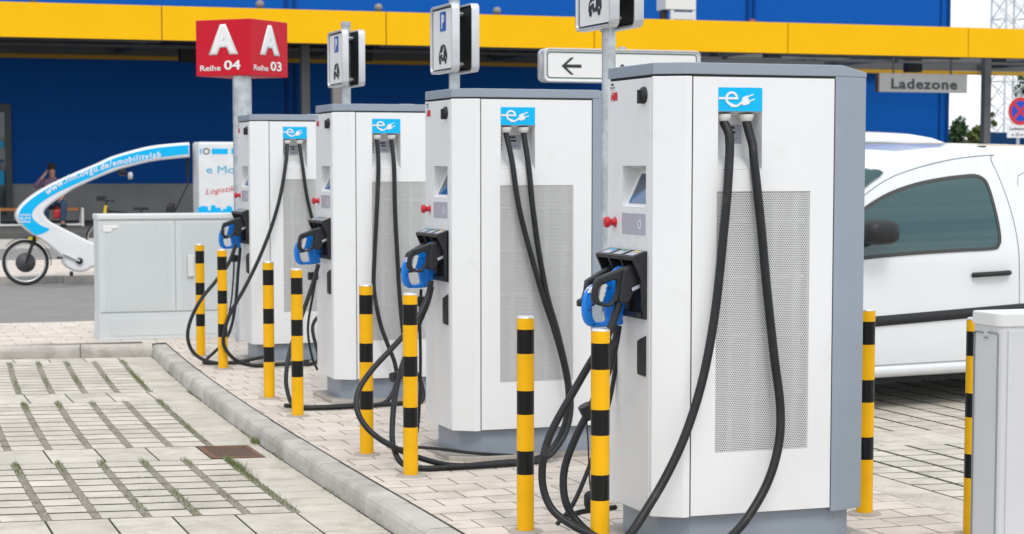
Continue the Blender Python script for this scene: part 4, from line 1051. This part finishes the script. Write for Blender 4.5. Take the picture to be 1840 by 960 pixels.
# windscreen corner and roof marker
wz = V([(1500,330),(1545,304),(1572,306),(1579,310),(1571,318),(1556,327),(1530,345)], .16)
v1.patch(wz, 'carglass', 'windscreen_corner', van, .004); v1.ribbon(wz, .008, 'seam', 'windscreen_seal', van, .006, True)
m_ = MB(); m_.add([p_ for x_, z_, a_, b_ in ((-.98, 1.11, .30, 1.50), (-.72, 1.30, .32, 1.48), (-.47, 1.477, .36, 1.44)) for p_ in ((x_, a_, z_+.034), (x_, b_, z_+.034))], [(0, 2, 3, 1), (2, 4, 5, 3)]); m_.build('windscreen', M['carglass'], van)
mk = onvan(1775, 264, .22); MB().box(mk[0]-.022, mk[0]+.022, .26, .30, v1.ztop(mk[0])-.004, v1.ztop(mk[0])+.004).build('roof_fixing', M['black'], van)

# second van behind, only its roof shows
YV2 = 20.3; xe = atY(1705, 262, YV2).x
v2 = Van([(-5.0, .9), (-4.95, 1.85), (-4.7, 1.99), (-3, 2.03), (-1.2, 2.03), (-.75, 2.015), (-.45, 1.97), (-.2, 1.89), (.1, 1.74), (.7, 1.25), (1.3, 1.1), (1.5, .75)], 1.9)
v2.inset = lambda x, z: (.02+(.10*((z-1.0)/.85)**2 if z > 1 else 0))
van2 = thing('panel_van', 'white panel van parked farther back, only its ribbed roof showing above the delivery van', 'van', (xe+.36, YV2, -.1))
v2.body(van2, wheels=(-4.0, .55))
m_ = MB(); P = []
for k in range(31):
    x = -4.6+k*3.9/30; zt_2 = v2.ztop(x)
    P += [v2.pt(x, zt_2-.17, .004), v2.pt(x, zt_2-.125, .012), v2.pt(x, zt_2-.115, .002)]
m_.add(P, [(3*k+j, 3*k+3+j, 3*k+4+j, 3*k+1+j) for k in range(30) for j in range(2)], 0, True); m_.build('roof_gutter', M['seam'], van2)
v2.patch([(-.55, 1.2), (.15, 1.2), (-.2, 1.62), (-.55, 1.66)], 'carglass', 'side_window', van2, .004, 8, 6)

# ================================================================== trees, pylon and container beyond
def tree(px, pyt, Yd, wpx, mt, label, name='broadleaf_tree', narrow=False, nl=2600, low=300):
    p = atY(px, pyt, Yd); H_ = p.z+.14; rad = wpx/2*Yd/3500*1.05
    t = thing(name, label, 'tree', (p.x, Yd, -.14), 0, 'trees beyond the store')
    m_ = MB(); m_.tube([(0, 0, 0), (.1, 0, H_*.35), (0, .1, H_*.75)], .16+H_*.012, 8, r1=.05)
    rg = random.Random(px)
    for k in range(6):
        a = rg.uniform(0, 6.28); m_.tube([(0, 0, H_*.3), (math.cos(a)*rad*.6, math.sin(a)*rad*.6, H_*rg.uniform(.5, .8))], .06, 6, r1=.02)
    m_.build('trunk', M['bark'], t)
    m_ = MB(); cl_ = []
    for k in range(34):
        a = rg.uniform(0, 6.28); hh_ = rg.uniform(.12, .96); rr_ = rad*math.sqrt(max(.05, 1-((hh_-.5)/.5)**2))*rg.uniform(.1, .85)
        cl_.append((math.cos(a)*rr_, math.sin(a)*rr_, H_*hh_*.93, rad*rg.uniform(.25, .42)))
    cl_.append((0, 0, H_*.95, rad*.3))
    for k in range(nl):
        cx, cy, cz, cr = rg.choice(cl_); d = Vector((rg.gauss(0, 1), rg.gauss(0, 1), rg.gauss(0, .8))).normalized()*cr*rg.uniform(.5, 1.05)
        c = Vector((cx, cy, cz))+d; u = Vector((rg.gauss(0, 1), rg.gauss(0, 1), rg.gauss(0, 1))).normalized(); v = u.cross(Vector((rg.gauss(0, 1), rg.gauss(0, 1), rg.gauss(0, 1)))).normalized(); sz = rg.uniform(.09, .20)*max(.8, rad/2)
        m_.add([c-u*sz, c+v*sz*.6, c+u*sz, c-v*sz*.6], [(0, 1, 2, 3)])
    m_.build('crown', M[mt], t)
tree(1724, 212, 84, 84, 'leaf2', 'dark green bushy tree right beside the store corner under the hanging sign')
tree(1756, 226, 80, 64, 'leafy', 'low olive green tree left of the dark canopy column')
tree(1782, 198, 88, 30, 'leafy', 'narrow yellowish green tree just right of the dark canopy column')
tree(1838, 132, 92, 62, 'leaf', 'tall green tree behind the lattice mast and the no stopping sign', nl=4200)
tree(1800, 268, 95, 200, 'leaf2', 'low dark green tree beyond the blue container', nl=3000)
pc = atY(1812, 200, 74)
py_ = thing('lattice_mast', 'tall pale steel lattice mast at the right edge rising behind the canopy', 'mast', (pc.x, 74, -.14))
hw = .62; H_ = 16
for sx in (-1, 1):
    for sy in (-1, 1): MB().tube([(sx*hw, sy*hw, 0), (sx*hw*.85, sy*hw*.85, H_)], .045, 6).build('leg', M['pylon'], py_)
m_ = MB(); z = 0; k = 0
while z < H_-1:
    f0, f1 = hw*(1-.15*z/H_), hw*(1-.15*(z+.9)/H_)
    for (ax, ay, bx, by_) in ((-1,-1,1,-1), (1,-1,1,1), (1,1,-1,1), (-1,1,-1,-1)):
        m_.tube([(ax*f0, ay*f0, z), (bx*f1, by_*f1, z+.9)], .022, 5); m_.tube([(bx*f0, by_*f0, z), (ax*f1, ay*f1, z+.9)], .022, 5)
        if k % 3 == 0: m_.tube([(ax*f0, ay*f0, z), (bx*f0, by_*f0, z)], .022, 5)
    z += .9; k += 1
m_.build('bracing', M['pylon'], py_)
a, b = atY(1842, 237, 62), atY(1900, 250, 62)
ct = thing('blue_container', 'dark blue container top between the canopy column and the no stopping sign', 'container', ((a.x+b.x)/2, 62, -.14))
m_ = MB(); hw = (b.x-a.x)/2; m_.box(-hw, hw+2, 0, 2.4, 0, a.z+.14); x = -hw+.1
while x < hw+1.9: m_.box(x, x+.08, -.03, -.001, .1, a.z+.04); x += .2
m_.build('container_body', M['farblue'], ct)
m_ = MB().box(-hw-.03, -hw, -.04, .03, 0, a.z+.14).box(-hw, hw+2, -.05, -.031, a.z+.04, a.z+.14); m_.build('corner_rail', M['farblue'], ct)

# ================================================================== cargo bike with arched shell
YV = 27.25
def A(x, y): p = atY(x, y, YV); return (p.x, p.z)
b0_ = atY(47, 512, YV)
bike = thing('cargo_bike', 'white velomobile cargo bike with a cyan arched fairing and a lettered cargo box', 'cargo bike', (b0_.x, YV, -.1))
def Bk(pts): return [(A(x, y)[0]-b0_.x, A(x, y)[1]+.1) for x, y in pts]
outer = [(337,256),(300,259),(267,263.5),(233,272),(200,282.5),(175,294),(146,306),(116.6,319),(87.5,333),(58,350.5),(36.5,369.5),(27.7,386.4),(33.5,401),(48,414),(62,424),(80,436),(97,450),(109,462),(113,474),(125,484),(140,488),(155,485),(166,479),(200,479),(200,445),(172,438),(150,429),(128,418),(102,405),(87.5,397),(78,386.4),(77,380.6),(81.6,373),(95,362.5),(116.6,348.5),(131,339),(160,325.5),(189.5,313),(220,302.5),(267,291),(300,286.5),(338,283)]
so_ = [(p.x, p.y) for p in smooth_path([(x, y, 0) for x, y in outer], 3)]
sh = shape2d('fairing', [Bk(so_)], M['bikewhite'], bike, .14, .03, (0, 0, 0))
cy_o = [(335,261),(300,264),(267,268),(233,275.5),(200,285.5),(175,297),(146,308.5),(116.6,321.5),(89,335),(60,353),(39,371),(31,386.4),(36,399.5),(50,412),(64,421.5),(86.7,412),(73,405.5),(60,396),(55.5,388),(56,381),(64,370),(80,358),(102,345),(124,335),(146,325),(175,313),(200,302),(235,293),(267,285.5),(300,281),(335,277)]
cs = [(p.x, p.y) for p in smooth_path([(x, y, 0) for x, y in cy_o], 3)]
ck = shape2d('cyan_stripe', [Bk(cs)], M['cyan'], bike, .002, 0, (0, -.173, 0))
# lettering that follows the arch
word = 'www.ilm.ovgu.de/emobilitylab'
base = smooth_path([(x, y, 0) for x, y in ((82,351),(100,339),(120,327),(150,315.5),(180,305.5),(200,299),(240,290),(286,282))], 12)
cum = [0]
for a_, b_ in zip(base, base[1:]): cum.append(cum[-1]+(b_-a_).length)
wds = {'i': .62, 'l': .62, '.': .55, '/': .7, 'm': 1.55, 'w': 1.45, 't': .7, 'j': .5}
ws_ = [wds.get(c_, 1) for c_ in word]; tot = sum(ws_); s0 = 0; outs = []
for ch, ww in zip(word, ws_):
    d = (s0+ww*.5)/tot*cum[-1]; s0 += ww
    i = max(j for j in range(len(cum)) if cum[j] <= d); i = min(i, len(base)-2)
    tpt = base[i]+(base[i+1]-base[i])*((d-cum[i])/(cum[i+1]-cum[i])); tg = (base[i+1]-base[i]).normalized()
    p_ = Bk([(tpt.x, tpt.y)])[0]; xa = Vector((tg.x, 0, -tg.y)).normalized(); ya = Vector((-xa.z, 0, xa.x))
    cu = bpy.data.curves.new('t', 'FONT'); cu.body = ch; cu.bevel_depth = .0025; cu.bevel_resolution = 0; cu.extrude = .002; cu.size = .125-.015*(d/cum[-1]); cu.align_x = 'CENTER'; cu.resolution_u = 2; cu.shear = .2
    outs.append(_bake('lettering', cu, M['printwhite'], None, (p_[0], -.178, p_[1]), xa, ya, flat=.0015))
outs[0].parent = ck; join_into(outs[0], outs[1:])
lt = []
for r_, s in enumerate(('OVGU', 'ILM', 'MAG')):
    p_ = Bk([(33.5, 388+r_*6)])[0]; lt.append(text('small_emblem', s, M['printwhite'], None, (p_[0], -.178, p_[1]), .14, .03, .03))
lt[0].parent = ck; join_into(lt[0], lt[1:])
# front wheel
wc = Bk([(46, 472)])[0]; wr = wc[1]-.005
fw = MB(); 
def ring(mb, c, r, rt_, n=40, m=8, ax='y'):
    vs = []
    for i in range(n):
        a = 2*math.pi*i/n
        for j in range(m):
            b = 2*math.pi*j/m; rr_ = r+rt_*math.cos(b); vs.append((c[0]+rr_*math.cos(a), c[1]+rt_*math.sin(b), c[2]+rr_*math.sin(a)))
    mb.add(vs, [(i*m+j, ((i+1) % n)*m+j, ((i+1) % n)*m+(j+1) % m, i*m+(j+1) % m) for i in range(n) for j in range(m)], 0, True); return mb
wh = ring(MB(), (wc[0], 0, wc[1]), wr-.024, .024).build('front_wheel', M['tyre'], bike)
rm = ring(MB(), (wc[0], 0, wc[1]), wr-.052, .012).build('rim', M['alu'], wh)
m_ = MB()
for k in range(24):
    a = k*math.pi/12; m_.tube([(wc[0]+.12*math.cos(a+.2), .01*(-1)**k, wc[1]+.12*math.sin(a+.2)), (wc[0]+(wr-.05)*math.cos(a), 0, wc[1]+(wr-.05)*math.sin(a))], .0022, 4)
m_.build('spokes', M['alu'], wh)
MB().lathe([(0, -.05), (.05, -.05), (.06, -.03), (.125, -.025), (.135, 0), (.125, .025), (0, .03)], (wc[0], 0, wc[1]), 28, axis='y').build('hub_motor', mat('hub_grey', (.06, .06, .065), .5, noise=.3, nscale=20), wh)
m_ = MB(); vs = []
for k in range(19):
    a = R(-8+k*8.2); 
    for dy in (-.03, .03): vs.append((wc[0]+(wr+.03)*math.cos(a), dy, wc[1]+(wr+.03)*math.sin(a)))
    for dy in (-.03, .03): vs.append((wc[0]+(wr+.024)*math.cos(a), dy, wc[1]+(wr+.024)*math.sin(a)))
m_.add(vs, [(4*k, 4*k+1, 4*k+5, 4*k+4) for k in range(18)]+[(4*k+2, 4*k+6, 4*k+7, 4*k+3) for k in range(18)]+[(4*k, 4*k+4, 4*k+6, 4*k+2) for k in range(18)], 0, True); m_.build('mudguard', M['black'], bike)
f0 = Bk([(63, 424), (58, 440)]); m_ = MB()
m_.tube([(f0[0][0], 0, f0[0][1]), (f0[1][0], 0, f0[1][1])], .035, 8)
for dy in (-.05, .05): m_.tube([(f0[1][0], dy, f0[1][1]), (wc[0], dy, wc[1])], .018, 8)
m_.build('fork', M['black'], bike)
for x in (54, 67): p_ = Bk([(x, 428)])[0]; MB().box(p_[0]-.025, p_[0]+.025, -.09, -.05, p_[1]-.02, p_[1]+.02).build('reflector', M['yellowlabel'], bike)
# crank, strut, seat, mirror, box
cp = Bk([(111, 455), (140, 468), (106, 462), (126, 491)])
m_ = MB(); m_.tube([(cp[0][0], -.19, cp[0][1]), (cp[1][0], -.19, cp[1][1])], .02, 8); m_.build('crank', M['alu'], bike)
MB().box(cp[2][0]-.05, cp[2][0]+.02, -.26, -.17, cp[2][1]-.012, cp[2][1]+.012).build('pedal', M['black'], bike); MB().box(cp[3][0]-.02, cp[3][0]+.02, -.2, -.1, cp[3][1]-.03, cp[3][1]+.03).build('pedal', M['black'], bike)
MB().lathe([(0, -.03), (.045, -.03), (.045, .02)], (cp[1][0], -.175, cp[1][1]), 16, axis='y').build('crank_hub', M['black'], bike)
q = Bk([(338, 278), (338, 318), (338, 330), (305, 400)]); m_ = MB(); m_.tube([(q[0][0], 0, q[0][1]), (q[1][0], 0, q[1][1])], .022, 8); m_.tube([(q[1][0], 0, q[1][1]), (q[2][0], 0, q[2][1]), (q[3][0], 0, q[3][1])], .012, 8); m_.build('strut', M['black'], bike)
q = Bk([(300, 392), (303, 372), (308, 364), (311, 366), (309, 392)]); m_ = MB(); m_.prismY(q[::-1], -.2, .2); m_.build('seat_back', M['black'], bike, .01)
q = Bk([(231, 316), (215, 309), (250, 400)]); m_ = MB(); m_.lathe([(0, -.03), (.045, -.025), (.055, .0), (.045, .03)], (q[0][0], -.15, q[0][1]), 14, axis='x'); m_.build('mirror', M['signgrey'], bike)
m_ = MB(); m_.tube([(q[0][0], -.13, q[0][1]), (q[1][0], -.10, q[1][1]), (q[1][0]-.03, -.02, q[1][1]+.12)], .012, 6); m_.lathe([(0, -.06), (.05, -.04), (.055, .04), (0, .06)], (q[1][0]+.02, -.1, q[1][1]), 12, axis='x'); m_.build('mirror_arm', M['black'], bike)
q = Bk([(347, 257), (520, 500)]); bx0, bz1 = q[0]; bx1 = bx0+1.28
bxo = MB().box(bx0, bx1, -.42, .06, .30, bz1).build('cargo_box', M['bikewhite'], bike, .02)
MB().box(bx0+.02, bx1-.02, -.40, .04, bz1+.0005, bz1+.012).build('box_lid', M['bikewhite'], bxo)
dBY = -.4225
def F(x, y): p = atY(x, y, YV-.42); return (p.x-b0_.x, p.z+.1)
a_ = F(371, 316); e1 = text('lettering', 'e Mobility', mat('teal_print', (.10, .42, .60), .4), bxo, (a_[0], dBY, a_[1]), .78, F(371, 302)[1]-a_[1]+.03, .01)
a_ = F(370, 353); text('lettering', 'Logistik', M['printred'], bxo, (a_[0], dBY, a_[1]), .42, .10, .0, .35, xa=(math.cos(.12), 0, math.sin(.12)), ya=(-math.sin(.12), 0, math.cos(.12)))
a_ = F(359, 277); z_ = F(359, 267)[1]
lo = shape2d('banner', [[(a_[0]+.165, a_[1]), (a_[0]+.39, a_[1]), (a_[0]+.39, z_), (a_[0]+.165, z_)]], M['cyan'], bxo, .001, 0, (0, dBY, 0))
join_into(lo, [shape2d('b', [[(a_[0], a_[1]), (a_[0]+.02, a_[1]), (a_[0]+.02, z_), (a_[0], z_)]], M['cyan'], None, .001, 0, (0, dBY, 0)), shape2d('b', [[(a_[0]+.44, a_[1]), (a_[0]+.60, a_[1]), (a_[0]+.60, z_), (a_[0]+.44, z_)]], M['cyan'], None, .001, 0, (0, dBY, 0)),
    shape2d('b', [[(a_[0]+.09+.05*math.cos(t), (a_[1]+z_)/2+.045*math.sin(t)) for t in [k*.314 for k in range(20)]], [(a_[0]+.09+.034*math.cos(t), (a_[1]+z_)/2+.03*math.sin(t)) for t in [k*.314 for k in range(20)]][::-1]], M['textgrey'], None, .001, 0, (0, dBY, 0))])
sk_ = []; x = F(355, 378)[0]; zb_ = F(355, 384)[1]; rg = random.Random(5); top_ = []
while x < bx1-.1: h_ = rg.uniform(.04, .12); top_ += [(x, zb_+h_), (x+rg.uniform(.02, .05), zb_+h_)]; x = top_[-1][0]+.003
shape2d('skyline', [[(top_[0][0], zb_-.05)]+top_+[(top_[-1][0], zb_-.05)]], M['cyan'], bxo, .001, 0, (0, dBY, 0))
rw = Bk([(420, 470)])[0]
for dy in (-.46, .46):
    w2 = ring(MB(), (bx0+.55, dy, .33), .30, .024).build('rear_wheel', M['tyre'], bike); ring(MB(), (bx0+.55, dy, .33), .27, .012).build('rim', M['alu'], w2)
m_ = MB(); m_.tube([(bx0+.55, -.46, .33), (bx0+.55, .46, .33)], .02, 8); m_.tube([(bx0-1.1, 0, .45), (bx0+.6, 0, .33)], .03, 8); m_.build('chassis', M['black'], bike)

# ================================================================== bench, person and bicycle by the store
YP = 47.3
def Pp(x, y, Y=YP): p = atY(x, y, Y); return p
bn = thing('bench', 'bench with an orange wooden seat and white metal frame by the store wall', 'bench', (Pp(75, 408).x, YP+.35, .1))
cxb = bn.location.x; xL, xR = Pp(-25, 400).x-cxb, Pp(152, 400).x-cxb
zs = Pp(100, 374).z-.1
m_ = MB()
for k in range(4): m_.box(xL, xR-.12, -.25+k*.13, -.14+k*.13, zs-.06, zs)
m_.build('seat', M['orange'], bn)
m_ = MB()
for x in (xL+.3, xR-.03, (xL+xR)/2):
    m_.tube([(x, -.25, 0), (x, -.25, zs-.02), (x, .24, zs-.02), (x, .24, 0)], .028, 8); m_.tube([(x, -.25, .04), (x, .24, .04)], .022, 8)
m_.tube([(xL, -.25, .04), (xR, -.25, .04)], .025, 8); m_.tube([(xL, .24, .04), (xR, .24, .04)], .025, 8); m_.build('bench_frame', M['whiteplain'], bn)
# person (skin-modifier body)
pr = thing('person', 'person in purple shirt and jeans sitting on the bench, phone at one ear', 'person', (Pp(96, 408).x, YP, .1))
cxp = pr.location.x; pr.scale = (1.12, 1.12, 1.06)
def skin(name, pts, edges, rad, mt, parent, sub=2):
    me = bpy.data.meshes.new(name); me.from_pydata([tuple(p) for p in pts], edges, []); me.materials.append(M[mt]); o = bpy.data.objects.new(name, me); col.objects.link(o); o.parent = parent
    sk2 = o.modifiers.new('skin', 'SKIN'); sk2.use_smooth_shade = True
    if not me.skin_vertices: me.skin_vertices.new(name='')
    for i, r_ in enumerate(rad): me.skin_vertices[0].data[i].radius = (r_ if isinstance(r_, tuple) else (r_, r_))
    me.skin_vertices[0].data[0].use_root = True
    ss = o.modifiers.new('sub', 'SUBSURF'); ss.levels = sub; ss.render_levels = sub
    return o
S = .47
J = [(0,.22,.53),(0,.20,.75),(0,.14,.98),(0,.12,1.08),(0,.08,1.17),(0,.06,1.30),   # 0 pelvis 1 waist 2 chest 3 neckbase 4 neck 5 head
     (-.19,.12,1.0),(-.36,.0,.90),(-.17,-.04,1.16),(-.13,-.03,1.22),                # 6 shL 7 elbow 8 wrist(phone) 9 hand
     (.19,.12,1.0),(.27,.06,.76),(.16,-.10,.62),(.12,-.14,.58),                      # 10 shR 11 elb 12 wrist 13 hand
     (-.10,.16,.52),(-.17,-.22,.52),(-.16,-.12,.10),(-.17,-.28,.05),                  # 14 hipL 15 knee 16 ankle 17 toe
     (.10,.16,.52),(.20,-.24,.54),(.16,-.30,.10),(.17,-.46,.05)]
E_ = [(0,1),(1,2),(2,3),(3,4),(4,5),(2,6),(6,7),(7,8),(8,9),(2,10),(10,11),(11,12),(12,13),(0,14),(14,15),(15,16),(16,17),(0,18),(18,19),(19,20),(20,21)]
rd = [(.15,.12),(.14,.11),(.16,.11),.08,.055,(.088,.105),.065,.045,.03,.035,.065,.045,.03,.035,.09,.065,.045,.04,.09,.065,.045,.04]
skin('body', J, E_, rd, 'skin', pr)
skin('shirt', J[:4]+[J[6], J[7], tuple(Vector(J[7]).lerp(Vector(J[8]), .7)), J[10], J[11], tuple(Vector(J[11]).lerp(Vector(J[12]), .6))], [(0,1),(1,2),(2,3),(2,4),(4,5),(5,6),(2,7),(7,8),(8,9)], [(.165,.135),(.16,.13),(.175,.125),.085,.085,.062,.048,.085,.062,.048], 'shirt', pr)
skin('trousers', [J[0], J[14], J[15], J[16], J[18], J[19], J[20]], [(0,1),(1,2),(2,3),(0,4),(4,5),(5,6)], [(.16,.13),.10,.08,.062,.10,.08,.062], 'jeans', pr)
m_ = MB(); m_.lathe([(0, .10), (.05, .09), (.085, .05), (.09, 0), (.07, -.06)], (0, .125, 1.33), 14); m_.build('hair', M['hair'], pr)
m_ = MB()
for sx in (-1, 1): m_.box(sx*.17-.05, sx*.17+.05, -.30 if sx < 0 else -.48, -.08 if sx < 0 else -.26, 0, .08)
m_.build('shoes', M['black'], pr, .02)
m_ = MB(); m_.box(-.02, .02, -.045, -.028, 1.295, 1.305); m_.box(-.045, -.02, -.03, -.02, 1.33, 1.34); m_.box(.02, .045, -.03, -.02, 1.33, 1.34); m_.build('face', M['hair'], pr)
m_ = MB()
for k in range(5): m_.tube([(.10+k*.012, -.16, .58), (.095+k*.012, -.20, .555-.005*abs(k-2))], .007, 6)
for k in range(4): m_.tube([(-.14+k*.0, -.05, 1.21+k*.018), (-.095, -.075, 1.215+k*.018)], .007, 6)
m_.build('fingers', M['skin'], pr)
ph = MB().box(-.118, -.104, -.08, -.01, 1.19, 1.32).build('phone', M['black'], None, .004); ph.location = (cxp-.015, YP, .175); tag(ph, 'dark mobile phone held to the ear of the seated person', 'phone')
p_ = Pp(104, 379, YP-.3)
rb = thing('red_bottle', 'small red bag hanging from the hand of the seated person', 'bag', (p_.x, YP-.2, p_.z-.12)); rb.name = 'red_bag'
MB().prism([(-.09, -.04), (.09, -.04), (.09, .04), (-.09, .04)], -.06, .14).build('bag_body', M['redplastic'], rb, .03)
MB().tube([(-.05, 0, .13), (-.02, 0, .22), (.02, 0, .22), (.05, 0, .13)], .008, 6).build('bag_handle', M['redplastic'], rb)
# parked bicycle
YK = 36.0
kb0 = Pp(196, 455, YK); bc = thing('bicycle', 'black bicycle with a yellow head tube parked behind the grey cable cabinet', 'bicycle', (Pp(225, 450, YK).x, YK, -.13))
c0 = bc.location.x
def K(x, y): p = Pp(x, y, YK); return Vector((p.x-c0, 0, p.z+.13))
r_ = .33
fwc, rwc = K(186, 400), K(186, 400)+Vector((1.02, 0, 0)); fwc.z = r_+.01; rwc.z = r_+.01
for c_ in (fwc, rwc):
    w_ = ring(MB(), c_, r_-.02, .02).build('wheel', M['tyre'], bc); ring(MB(), c_, r_-.045, .01).build('rim', M['alu'], w_)
hd = K(190, 372); bbk = (fwc+rwc)/2+Vector((.0, 0, -.05)); st0 = bbk+Vector((.18, 0, .48))
m_ = MB(); m_.tube([hd, bbk], .022, 8); m_.tube([hd+Vector((.02, 0, -.06)), st0], .02, 8); m_.tube([bbk, st0], .018, 8); m_.tube([bbk, rwc], .014, 8); m_.tube([st0, rwc], .012, 8); m_.build('frame', M['black'], bc)
MB().tube([hd+Vector((.0, 0, .03)), hd+Vector((-.02, 0, -.16))], .03, 8).build('head_tube', M['yellowlabel'], bc)
m_ = MB(); m_.tube([K(192, 362), hd, fwc], .018, 8); m_.build('fork', M['black'], bc)
hb = K(188, 359); m_ = MB(); m_.tube([hb+Vector((-.06, -.28, .02)), hb+Vector((0, -.1, 0)), hb+Vector((0, .1, 0)), hb+Vector((-.06, .28, .02))], .014, 8); m_.box(hb.x-.14, hb.x+.02, -.06, .06, hb.z-.02, hb.z+.06); m_.tube([hb+Vector((-.05, -.25, .0)), hb+Vector((.14, -.26, -.02))], .018, 8); m_.build('handlebar', M['black'], bc)
m_ = MB(); m_.box(st0.x-.14, st0.x+.12, -.07, .07, st0.z+.09, st0.z+.14); m_.tube([st0, st0+Vector((.0, 0, .1))], .013, 8); m_.build('saddle', M['black'], bc, .015)
m_ = MB(); m_.lathe([(0, -.04), (.09, -.035), (.09, .035), (0, .04)], (bbk.x, 0, bbk.z), 14, axis='y'); m_.tube([bbk+Vector((-.12, -.09, -.08)), bbk+Vector((.12, .09, .08))], .012, 6); m_.build('cranks', M['black'], bc)

sc.render.film_transparent = False
